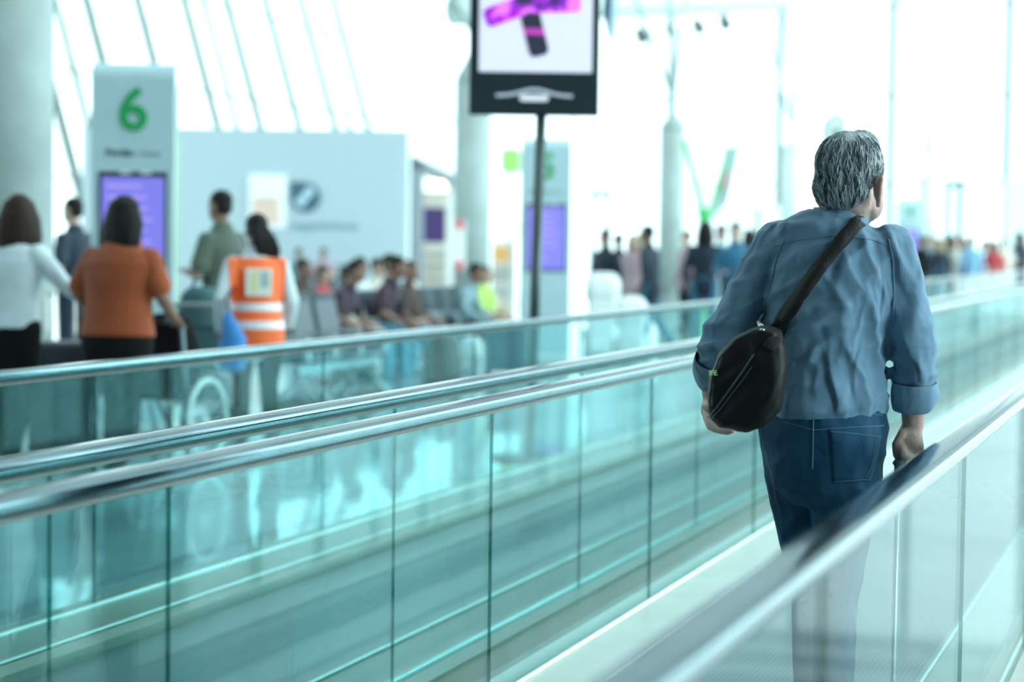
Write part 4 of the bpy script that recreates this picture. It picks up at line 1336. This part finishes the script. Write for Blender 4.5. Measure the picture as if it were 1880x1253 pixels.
SKIN_M = mat('man_skin', (0.56, 0.38, 0.325), 0.5, vary=.10, scale=30, bump=.15, bscale=140)
_b = SKIN_M.node_tree.nodes['Principled BSDF']
_b.inputs['Subsurface Weight'].default_value = 0.5
_b.inputs['Subsurface Radius'].default_value = (1.0, 0.35, 0.2)
_b.inputs['Subsurface Scale'].default_value = 0.018
SHIRT = mat('pale_blue_cotton_shirt', (0.16, 0.29, 0.42), 0.8, vary=.06, scale=9, bump=.2, bscale=26, sheen=.15)
crumpled(SHIRT, 8.0, 0.75, 0.045, (1.0, 1.0, 0.5))
JEANS = mat('dark_blue_denim_jeans', (0.0035, 0.060, 0.130), 0.8, vary=.40, scale=5, bump=.3, bscale=40)
crumpled(JEANS, 5.0, 0.9, 0.05, (1.0, 1.0, 0.7))
SEAM = mat('faded_seam_thread', (0.16, 0.26, 0.33), 0.8)
GREYHAIR = mat('grey_hair', (0.25, 0.29, 0.32), 0.42, vary=.5, scale=26, bump=.6, bscale=70, stretch=(1, 1, .22))
BAGM = mat('black_nylon', (0.007, 0.006, 0.006), 0.55, spec=.3, vary=.2, bump=.25, bscale=14)
STRAPM = mat('black_webbing', (0.012, 0.010, 0.010), 0.7, bump=.3, bscale=120)

# trunk sections: (pixel row, left px, right px, half depth in metres)
TR = [(404, 1508, 1588, .062), (416, 1462, 1630, .080), (440, 1412, 1655, .104), (480, 1404, 1656, .124), (540, 1402, 1648, .136),
      (600, 1402, 1634, .140), (660, 1402, 1627, .138), (705, 1402, 1626, .140), (738, 1400, 1632, .146)]
def trunk_man(bm, g, rows):
    pts, rad = [], []
    for y, l, r, dp in rows:
        pts.append(LB((l + r) / 2, y, 0.02 if y < 430 else (0.0 if y < 500 else -.01)))
        rad.append(((r - l) / 2 / PXM + g, dp + g))
    tube(bm, pts, rad, side=RGT, seg=28)
L_SH, L_EL, L_WR = LB(1424, 462, .05), LB(1318, 636, .03), LB(1309, 725, .16)
R_SH, R_EL, R_WR = LB(1640, 468, -.04), LB(1680, 632, -.07), LB(1676, 782, -.02)
HC = LB(1564, 329, .02)                    # head centre
HR = Matrix.Rotation(YAW - math.radians(14), 3, 'Z')        # head turned to his right

LEGS = {  # hip, knee, ankle
    'l': (LB(1460, 800, .02), LB(1494, 1095, .20), L(Vector((at(1500, 1400, MD + .15).x, MD + .22, .10)))),
    'r': (LB(1562, 800, -.02), LB(1531, 1115, -.02), L(Vector((at(1512, 1400, MD - .1).x, MD - .20, .13)))),
}
def man_leg(bm, k, g, seg=18):
    h, kn, an = LEGS[k]
    tube(bm, [h + Z * .03, h.lerp(kn, .30), h.lerp(kn, .65), kn, kn.lerp(an, .35), an + Z * .02], [.094 + g, .086 + g, .070 + g, .056 + g, .054 + g, .040 + g * 1.6], seg=seg)

def man_head(bm):
    def P(x, y, z):
        return HC + HR @ Vector((x, y, z))
    M4 = HR.to_4x4()
    ball(bm, P(0, -.018, .030), (.074, .094, .084), M4, 24)
    ball(bm, P(0, .030, -.030), (.059, .064, .076), M4, 20)
    ball(bm, P(0, .060, -.088), (.032, .030, .026), M4)
    tube(bm, [P(-.050, .012, -.075), P(-.030, .055, -.092), P(0, .075, -.098), P(.030, .055, -.092), P(.050, .012, -.075)], .017, seg=10)
    tube(bm, [P(0, .088, .020), P(0, .112, -.022), P(0, .104, -.036)], [.010, .014, .013], seg=10)
    tube(bm, [P(-.048, .074, .030), P(-.02, .092, .034), P(.02, .092, .034), P(.048, .074, .030)], .010, seg=8)
    tube(bm, [P(-.024, .088, -.064), P(0, .097, -.061), P(.024, .088, -.064)], .008, seg=8)
    for s in (-1, 1):
        ball(bm, P(s * .031, .080, .006), (.012, .012, .010), M4, 10)
        ball(bm, P(s * .044, .054, -.024), (.020, .024, .028), M4, 12)
        ball(bm, P(s * .047, .034, -.058), (.024, .038, .046), M4, 12)
        # ear: shell, rolled rim, lobe
        ex_ = .081 if s > 0 else .072
        ball(bm, P(s * (ex_ + .003 * (s > 0)), -.026, -.026), (.013, .018, .034), M4, 12)
        rim = [P(s * (ex_ - .002 + a_ * (1.6 if s > 0 else 1)), b_ - .022, c_ - .022) for a_, b_, c_ in ((0, .014, -.011), (.005, .014, .016), (.010, -.004, .031), (.013, -.022, .019), (.012, -.026, -.007), (.008, -.016, -.034), (.003, -.002, -.045))]
        tube(bm, rim, [.0045, .005, .0055, .006, .006, .0065, .008], seg=8)
    return P

# body: one continuous surface
bm = NEW()
trunk_man(bm, -.018, TR)
tube(bm, [LB(1538, 420, .02), LB(1551, 394, .035), HC + HR @ Vector((0, -.012, -.05))], [.070, .062, .062], seg=18)
man_head(bm)
tube(bm, [L_SH, L_SH.lerp(L_EL, .5), L_EL, L_EL.lerp(L_WR, .4), L_WR], [.050, .046, .040, .040, .030], seg=14)
tube(bm, [R_SH, R_SH.lerp(R_EL, .5), R_EL, R_EL.lerp(R_WR, .4), R_WR], [.050, .046, .042, .038, (.029, .024)][:4] + [.028], seg=14)
for k in 'lr':
    man_leg(bm, k, -.010)
# right hand closed on the handle: back of the hand to the camera, thumb on the inner side
GR = LB(1656, 853, -.035)                   # grip centre
pd = (GR - R_WR)
KN = LB(1672, 826, -.045)
tube(bm, [R_WR, LB(1670, 800, -.03), KN], [(.027, .024), (.034, .021), (.036, .020)], side=(1, 0, 0), seg=14)
for k, (px, y0, y1, x1, dq) in enumerate(((1655, 822, 842, 1660, .030), (1664, 826, 850, 1663, .010), (1675, 828, 858, 1668, -.012), (1685, 826, 862, 1674, -.034))):
    a = LB(px, y0, -.05 - dq * .2)
    tube(bm, [a, LB(px + 3, (y0 + y1) / 2 + 4, -.075 - dq * .2), LB(px + 1, y1 + 6, -.055 - dq * .2), LB(x1, y1 + 9, -.03 - dq * .2)], [.0105, .0105, .0098, .0085], seg=10)
tube(bm, [LB(1657, 798, -.04), LB(1645, 818, -.05), LB(1647, 836, -.055), LB(1652, 848, -.055)], [.014, .0125, .0115, .009], seg=10)
# left hand under the bag: palm by the outer edge, fingers curling below it
tube(bm, [L_WR, LB(1300, 752, .15), LB(1307, 772, .10)], [(.030, .024), (.036, .020), (.034, .018)], side=(0, 1, 0), seg=12)
for k, (x0, y0, x1, y1, dq) in enumerate(((1297, 766, 1316, 791, .02), (1301, 770, 1325, 793, -.02), (1306, 774, 1336, 794, -.06), (1312, 777, 1343, 792, -.09))):
    tube(bm, [LB(x0, y0, .09 + dq), LB((x0 + x1) / 2 - 3, (y0 + y1) / 2 + 5, .06 + dq), LB(x1, y1, .03 + dq)], [.0115, .0105, .0085], seg=10)
tube(bm, [LB(1296, 745, .10), LB(1303, 742, .03), LB(1314, 748, -.02)], [.013, .012, .010], seg=10)
me = fused(bm, .0048, 2)
me.materials.append(SKIN_M)
man = link('person', me, None, man_loc)
tag(man, 'grey-haired man seen from behind in pale blue shirt and jeans on the moving walkway', 'person')

# folds: crumple a cloth mesh along its normals
def ridge(x):
    return 1 - abs(2 * (x - math.floor(x + .5)))
def folds(me, fields, fine=.0012):
    """FIELDS: (centre, radius, across direction, spacing, height) - long soft creases that fade from their centre"""
    nn = [v.normal.copy() for v in me.vertices]
    for v, n in zip(me.vertices, nn):
        p = v.co
        d = 0.0
        for c, r, ax, sp, h in fields:
            q = (p - c).length / r
            if q >= 1:
                continue
            w = (1 - q * q)
            t = p.dot(ax) / sp + 1.1 * noise.noise(p * 6 + c)
            e = ridge(t * .5)
            m = .5 + .5 * noise.noise(p * 5.0 + c * 3)
            d += h * w * (e ** 2.2 - .35) * m * 1.6
        d += fine * noise.noise(p * 34) + fine * 1.5 * noise.noise(p * 15)
        v.co = p + n * d
    me.update()

bm = NEW()
trunk_man(bm, 0, TR)
tube(bm, [L_SH + vec(.01, 0, .012), L_SH.lerp(L_EL, .35), L_SH.lerp(L_EL, .7), L_EL, L_EL.lerp(L_WR, .30)], [.070, .064, .058, .056, .052], seg=20)
tube(bm, [R_SH + vec(-.01, 0, .014), R_SH.lerp(R_EL, .35), R_SH.lerp(R_EL, .7), R_EL, R_EL.lerp(R_WR, .50)], [.068, .062, .057, .058, .056], seg=20)
me = fused(bm, .0062, 3)
def pv(ax, ay):                            # a direction given in the plane of the back
    return Vector((ax, 0, -ay)).normalized()
folds(me, [
    (LB(1420, 500, -.1), .20, pv(.8, .5), .034, 0.0120),
    (LB(1440, 590, -.12), .17, pv(.55, .9), .030, 0.0105),
    (LB(1620, 500, -.1), .20, pv(.85, -.35), .032, 0.0105),
    (LB(1600, 640, -.12), .22, pv(.95, -.30), .040, 0.0150),
    (LB(1500, 470, -.12), .22, pv(.6, .75), .036, 0.0090),
    (LB(1540, 690, -.12), .22, pv(.25, 1), .030, 0.0090),
    (LB(1350, 580, 0), .20, pv(.45, .9), .026, 0.0120),
    (LB(1310, 640, 0), .13, pv(.3, 1), .022, 0.0120),
    (LB(1690, 640, -.05), .20, pv(.35, .9), .030, 0.0090),
    (LB(1675, 715, -.05), .12, pv(.2, 1), .024, 0.0090),
], .0018)
me.materials.append(SHIRT)
shirt = link('shirt', me, man)
def bvh_of(o):
    m_ = o.data
    return BVHTree.FromPolygons([v.co.copy() for v in m_.vertices], [tuple(p.vertices) for p in m_.polygons])
EYE = Vector((0, 0, CAM_H)) - man_loc
def on(bv, px, py, lift=.003):
    """the nearest surface point seen at a pixel of the figure, lifted a little towards outside"""
    d = (LB(px, py) - EYE).normalized()
    h, n, i, t = bv.ray_cast(EYE, d)
    if h is None:
        return LB(px, py, -.1)
    if n.dot(d) > 0:
        n = -n
    return h + n * lift
def seam(name, bv, pix, r, m, parent, lift=.001, steps=10):
    pts = []
    for a, b in zip(pix[:-1], pix[1:]):
        for k in range(steps):
            t = k / steps
            pts.append(on(bv, a[0] + (b[0] - a[0]) * t, a[1] + (b[1] - a[1]) * t, lift))
    pts.append(on(bv, *pix[-1], lift))
    bm = NEW(); tube(bm, pts, r, seg=6)
    return obj(name, bm, m, parent, smooth=True)
bs = bvh_of(shirt)
# collar, cuffs
bm = NEW()
nk = [(1500, 402), (1508, 382), (1540, 374), (1572, 379), (1592, 396)]
cc = LB(1541, 392, .03)
ring0, ring1 = [], []
N = 28
for k in range(N):
    a = 2 * math.pi * k / N
    d0 = RGT * math.cos(a) * .063 + FWD * math.sin(a) * .064
    front = max(0, math.sin(a))
    ring0.append((cc + d0 * 1.02 - Z * (.030 + .02 * front), cc + d0 * .97 + Z * (.020 - .040 * front), cc + d0 * 1.10 + Z * (.014 - .040 * front), cc + d0 * 1.25 - Z * (.030 + .030 * front)))
vv = [[bm.verts.new(q) for q in r] for r in ring0]
for k in range(N):
    a, b = vv[k], vv[(k + 1) % N]
    for j in range(3):
        bm.faces.new((a[j], a[j + 1], b[j + 1], b[j]))
collar = obj('collar', bm, SHIRT, shirt, smooth=True)
md = collar.modifiers.new('t', 'SOLIDIFY'); md.thickness = .004
md = collar.modifiers.new('s', 'SUBSURF'); md.levels = md.render_levels = 1
def cuff(name, c0, c1, r0, r1, tip=None):
    bm = NEW()
    ax = (c1 - c0).normalized()
    a = Vector((1, 0, 0)); a = (a - ax * a.dot(ax)).normalized(); b = ax.cross(a)
    n = 32
    rows = []
    for (t, r) in ((.0, r0 * .96), (.45, r0 * 1.06), (1.0, r1 * 1.06), (1.04, r1 * .98), (.9, r1 * .86), (.5, r1 * .82)):
        row = []
        for k in range(n):
            an = 2 * math.pi * k / n
            rr = r * (1 + .05 * noise.noise(vec(math.cos(an) * 2.2, math.sin(an) * 2.2, t * 2)))
            q = c0.lerp(c1, t) + a * rr * math.cos(an) + b * rr * .92 * math.sin(an)
            if tip and t >= .9:
                w = max(0, math.cos(an - tip[0])) ** 6
                q += tip[1] * w
            row.append(bm.verts.new(q))
        rows.append(row)
    for i in range(len(rows) - 1):
        for k in range(n):
            bm.faces.new((rows[i][k], rows[i][(k + 1) % n], rows[i + 1][(k + 1) % n], rows[i + 1][k]))
    o = obj(name, bm, SHIRT, shirt, smooth=True)
    md = o.modifiers.new('t', 'SOLIDIFY'); md.thickness = .004
    md = o.modifiers.new('s', 'SUBSURF'); md.levels = md.render_levels = 1
    return o
cuff('cuff', LB(1679, 700, -.06), LB(1677, 752, -.045), .059, .052, (0.0, LB(1734, 708) - LB(1722, 742)))
cuff('cuff', LB(1312, 655, .045), LB(1306, 700, .12), .054, .043, (math.pi, vec(0, 0, .012)))
seam('yoke_seam', bs, [(1420, 452), (1470, 440), (1540, 432), (1600, 440), (1640, 455)], .0014, SHIRT, shirt)
seam('sleeve_seam', bs, [(1438, 440), (1425, 480), (1412, 540)], .0018, SHIRT, shirt)
seam('sleeve_seam', bs, [(1632, 440), (1640, 480), (1641, 540), (1640, 600)], .0018, SHIRT, shirt)

# jeans
bm = NEW()
hips = [(720, 1414, 1622, .120), (740, 1408, 1626, .126), (760, 1402, 1628, .134), (800, 1399, 1628, .140), (845, 1406, 1624, .134)]
trunk_man(bm, 0, hips)
for k in 'lr':
    man_leg(bm, k, .004)
me = fused(bm, .0065, 3)
folds(me, [
    (LB(1420, 860, -.05), .12, pv(.7, .7), .026, .007),
    (LB(1450, 930, 0), .16, pv(.85, .5), .030, .006),
    (LB(1540, 880, -.12), .14, pv(.2, 1), .034, .006),
    (LB(1600, 920, -.1), .12, pv(.8, -.5), .026, .006),
    (LB(1500, 1120, 0), .22, pv(.3, 1), .034, .007),
    (LB(1600, 860, -.1), .16, pv(.4, .9), .030, .005),
], .0008)
me.materials.append(JEANS)
jeans = link('jeans', me, man)
bj = bvh_of(jeans)
# back pocket: a raised patch with stitching
bm = NEW()
quad = [(1522, 790), (1616, 800), (1598, 882), (1572, 894), (1530, 884)]
g0 = []
rows_, cols_ = 12, 12
for i in range(rows_ + 1):
    t = i / rows_
    l = (1522 + 8 * t, 790 + 96 * t); r = (1617 - 19 * t, 799 + 86 * t)
    g0.append([on(bj, l[0] + (r[0] - l[0]) * j / cols_, l[1] + (r[1] - l[1]) * j / cols_, .003) for j in range(cols_ + 1)])
vv = [[bm.verts.new(q) for q in r] for r in g0]
for i in range(rows_):
    for j in range(cols_):
        bm.faces.new((vv[i][j], vv[i][j + 1], vv[i + 1][j + 1], vv[i + 1][j]))
pocket = obj('back_pocket', bm, JEANS, jeans, smooth=True)
md = pocket.modifiers.new('t', 'SOLIDIFY'); md.thickness = .003
seam('pocket_stitching', bj, [(1524, 793), (1560, 796), (1614, 803)], .0008, SEAM, pocket, .006)
seam('pocket_stitching', bj, [(1612, 803), (1604, 850), (1594, 880), (1530, 883)], .0007, SEAM, pocket, .006)
seam('pocket_stitching', bj, [(1607, 806), (1599, 850), (1589, 876)], .0008, SEAM, pocket, .006)
seam('crotch_seam', bj, [(1494, 745), (1493, 800), (1492, 860)], .0014, SEAM, jeans, .001)
seam('waist_stitching', bj, [(1440, 752), (1500, 754), (1560, 755), (1620, 763)], .0009, SEAM, jeans, .001)
seam('yoke_stitching', bj, [(1440, 775), (1494, 790), (1560, 785), (1622, 782)], .0009, SEAM, jeans, .001)
for k in 'lr':
    an = LEGS[k][2]
    tilt = .5 if k == 'r' else 0.0
    bm = NEW()
    heel = an + vec(0, 0, -.045)
    f = (FWD - Z * tilt).normalized()
    tube(bm, [heel - f * .055, heel + f * .05 + Z * .006, heel + f * .14 - Z * .008, heel + f * .19 - Z * .012], [(.036, .042), (.042, .044), (.046, .030), (.036, .024)], side=RGT, seg=16)
    o = obj('shoe', bm, mat('brown_leather', (.05, .035, .028), .4), man, smooth=True)
    bm = NEW(); tube(bm, [heel - f * .06 - Z * .040, heel + f * .06 - Z * .040, heel + f * .19 - Z * .034], [(.038, .008), (.042, .008), (.040, .008)], side=RGT, seg=12); obj('sole', bm, SHOE, o)

# hair: a full cap with tapering locks combed down the back
def HP(x, y, z):
    return HC + HR @ Vector((x, y, z))
M4 = HR.to_4x4()
bm = NEW()
ball(bm, HP(0, -.020, .038), (.080, .098, .083), M4, 28)
ball(bm, HP(-.004, -.060, -.022), (.071, .050, .060), M4, 24)
ball(bm, HP(-.030, -.052, -.016), (.045, .046, .056), M4, 20)
ball(bm, HP(-.044, -.015, .016), (.034, .055, .060), M4, 20)
ball(bm, HP(0.012, .02, .078), (.050, .060, .047), M4, 20)
ball(bm, HP(.060, .010, .028), (.017, .040, .030), M4, 14)
ball(bm, HP(-.060, .010, .028), (.017, .040, .030), M4, 14)
cap_me = fused(bm, .0055, 2)
for v in cap_me.vertices:
    p = v.co - HC
    q = HR.transposed() @ p
    ang = math.atan2(q.x, -q.y)
    s = noise.noise(vec(ang * 7, q.z * 10, 3.1)) * .0035 + ridge(ang * 5 + 1.3 * noise.noise(vec(ang * 3, q.z * 12, 0))) * .003
    v.co += v.normal * s
cap_me.materials.append(GREYHAIR)
hair = link('hair', cap_me, man)
bh = bvh_of(hair)
rng = random.Random(11)
m_lock = mat('silver_hair_lock', (0.52, 0.57, 0.60), 0.35, vary=.25, scale=40)
m_lock2 = mat('dark_grey_hair_lock', (0.07, 0.085, 0.10), 0.42, vary=.3, scale=40)
bmA, bmB = NEW(), NEW()
for k in range(900):
    ang = rng.uniform(-2.0, 2.0)
    z0 = rng.uniform(-.055, .115)
    ln = rng.uniform(.03, .06)
    pts = []
    w = rng.uniform(-.35, .35)
    for t in (0, .33, .66, 1.0):
        z = z0 - ln * t + .004 * math.sin(t * 5 + k)
        aa = ang + w * t * ln * 12 * .3 + .05 * math.sin(t * 4 + k)
        org = HP(math.sin(aa) * .3, -.02 - math.cos(aa) * .3, z)
        d = HP(0, -.02, z * .9) - org
        h, n, i, ds = bh.ray_cast(org, d.normalized())
        if h is None:
            break
        pts.append(h + n * (.0008 + .0025 * math.sin(t * 3.1)))
    if len(pts) < 4:
        continue
    r = rng.uniform(.0009, .0018)
    tube(bmA if rng.random() < .55 else bmB, pts, [r * .8, r, r * .8, r * .25], seg=5)
me = bpy.data.meshes.new('silver_locks'); bmA.to_mesh(me); bmA.free(); me.materials.append(m_lock)
o = link('silver_locks', me, hair); o['kind'] = 'stuff'
me = bpy.data.meshes.new('dark_locks'); bmB.to_mesh(me); bmB.free(); me.materials.append(m_lock2)
o = link('dark_locks', me, hair); o['kind'] = 'stuff'

# shoulder bag at his left hip with its strap across the back
bag = thing('shoulder_bag', 'black nylon shoulder bag slung across the man\'s back, hanging at his left hip', 'bag', man_loc)
BD = -.19
out = [(1398, 598), (1424, 604), (1440, 640), (1442, 700), (1432, 752), (1402, 782), (1370, 792), (1330, 786), (1306, 772), (1300, 735), (1304, 690), (1320, 650), (1352, 618)]
bm = NEW()
cxp = sum(p[0] for p in out) / len(out); cyp = sum(p[1] for p in out) / len(out)
layers = []
for (t, s) in ((-1.0, .70), (-.85, .92), (-.5, 1.0), (0, 1.03), (.5, 1.0), (.85, .90), (1.0, .72)):
    layers.append([bm.verts.new(LB(cxp + (x - cxp) * s, cyp + (y - cyp) * s, BD + t * .062 + (1370 - x) * .0004)) for x, y in out])
for a, b in zip(layers[:-1], layers[1:]):
    for i in range(len(out)):
        j = (i + 1) % len(out)
        bm.faces.new((a[i], a[j], b[j], b[i]))
bm.faces.new(list(reversed(layers[0]))); bm.faces.new(layers[-1])
me = fused(bm, .006, 3)
folds(me, [(LB(1360, 700, BD), .16, pv(.75, .7), .034, .008), (LB(1335, 730, BD), .12, pv(.8, .55), .022, .007), (LB(1410, 660, BD), .12, pv(1, -.1), .036, .006)], .0012)
me.materials.append(BAGM)
body = link('body', me, bag)
bb = bvh_of(body)
m_pipe = mat('grey_piping', (0.06, 0.10, 0.115), .35)
def bag_line(name, pix, r, m, parent=body, lift=.001):
    return seam(name, bb, pix, r, m, parent, lift, 8)
bag_line('piping', [(1390, 606), (1352, 624), (1322, 656), (1308, 692), (1303, 735), (1306, 768)], .0020, m_pipe)
bag_line('zip', [(1384, 652), (1350, 700), (1318, 745), (1304, 764)], .0022, m_pipe)
bag_line('zip', [(1380, 674), (1356, 708), (1322, 752), (1308, 768)], .0016, m_pipe)
# lettering near the outer edge
me = text_mesh('IFE.', 9.5 / PXM * 1.28, .0006, .0004)
tp = on(bb, 1312, 686, .0035)
m_let = mat('lime_lettering', (0.45, 0.80, 0.30), .5)
me.materials.clear(); me.materials.append(m_let)
link('lettering', me, bag, tp - vec(0, .004, 0), 0.22)
def strap_between(name, bv, pix, width, parent, thick=.004, tail=()):
    vv = []
    bm = NEW()
    n = 26
    P_ = [Vector((x, y)) for x, y in pix]
    Ls = [(b - a).length for a, b in zip(P_[:-1], P_[1:])]
    tot = sum(Ls)
    for i in range(n + 1):
        s = tot * i / n
        k = 0
        while k < len(Ls) - 1 and s > Ls[k]:
            s -= Ls[k]; k += 1
        c = P_[k].lerp(P_[k + 1], s / Ls[k]); d = (P_[k + 1] - P_[k]).normalized(); nrm = Vector((-d.y, d.x))
        a = c + nrm * width / 2; b = c - nrm * width / 2
        vv.append((on(bv, a.x, a.y, .006), on(bv, c.x, c.y, .0075), on(bv, b.x, b.y, .006)))
    for q in tail:
        vv.append(q)
    R = [[bm.verts.new(q) for q in r] for r in vv]
    for a, b in zip(R[:-1], R[1:]):
        for j in range(2):
            bm.faces.new((a[j], a[j + 1], b[j + 1], b[j]))
    o = obj(name, bm, STRAPM, parent, smooth=True)
    md = o.modifiers.new('t', 'SOLIDIFY'); md.thickness = thick
    return o
# (from the bag up to the right shoulder, then over it and down the chest)
c1, c2, c3 = LB(1580, 404, .00), LB(1588, 402, .09), LB(1560, 470, .155)
tail = [(c1 + vec(-.016, 0, .012), c1 + vec(0, 0, .014), c1 + vec(.016, 0, .010)), (c2 + vec(-.016, .0, .004), c2 + vec(0, .0, .006), c2 + vec(.016, 0, .0)), (c3 + vec(-.016, .01, .004), c3 + vec(0, .01, .004), c3 + vec(.016, .01, .0))]
strap_between('strap', bs, [(1426, 614), (1446, 578), (1500, 500), (1550, 438), (1577, 410)], 24, bag, tail=tail)
bm = NEW(); tube(bm, [on(bb, 1412, 640, .002), on(bb, 1422, 622, .004), on(bs, 1430, 606, .012), on(bs, 1440, 588, .010)], [(.018, .004)] * 4, side=(1, 0, 0), seg=10); obj('strap_anchor', bm, STRAPM, bag, smooth=True)
bm = NEW(); tube(bm, [on(bs, 1396, 575, .012), on(bs, 1398, 588, .014), on(bb, 1400, 608, .004)], [(.006, .003)] * 3, side=(1, 0, 0), seg=8); obj('buckle', bm, mat('steel_buckle', (.6, .65, .68), .25, metal=.8), bag, smooth=True)

# walking stick in his right hand
st = thing('walking_stick', 'steel walking stick with tapered grey grip held in the man\'s right hand', 'walking stick', man_loc)
m_grip = mat('grey_rubber_grip', (0.10, 0.15, 0.165), .4)
g0, g1 = LB(1652, 848, -.06), LB(1668, 852, -.02)
bm = NEW(); tube(bm, [LB(1651, 851, -.075), LB(1661, 854, -.045), LB(1674, 858, -.02)], [.010, .0115, .010], seg=14); obj('handle', bm, m_grip, st, smooth=True)
top = LB(1651, 846, -.075); low = LB(1648, 880, -.075)
bm = NEW(); tube(bm, [top + Z * .004, LB(1651, 850, -.075), LB(1650, 853, -.075), LB(1650, 856, -.075), low], [.010, .0165, .0165, .012, .008], seg=18, cap='flat'); obj('grip_collar', bm, m_grip, st, smooth=True)
foot_ = Vector((low.x - .002, low.y, 0.02))
bm = NEW(); tube(bm, [low, foot_], .0062, seg=12, cap='flat'); obj('rod', bm, mat('steel_rod', (.55, .62, .64), .25, metal=.8), st, smooth=True)
bm = NEW(); tube(bm, [foot_ + Z * .03, foot_ - Z * .018], [.010, .013], seg=14, cap='flat'); obj('tip', bm, m_grip, st, smooth=True)
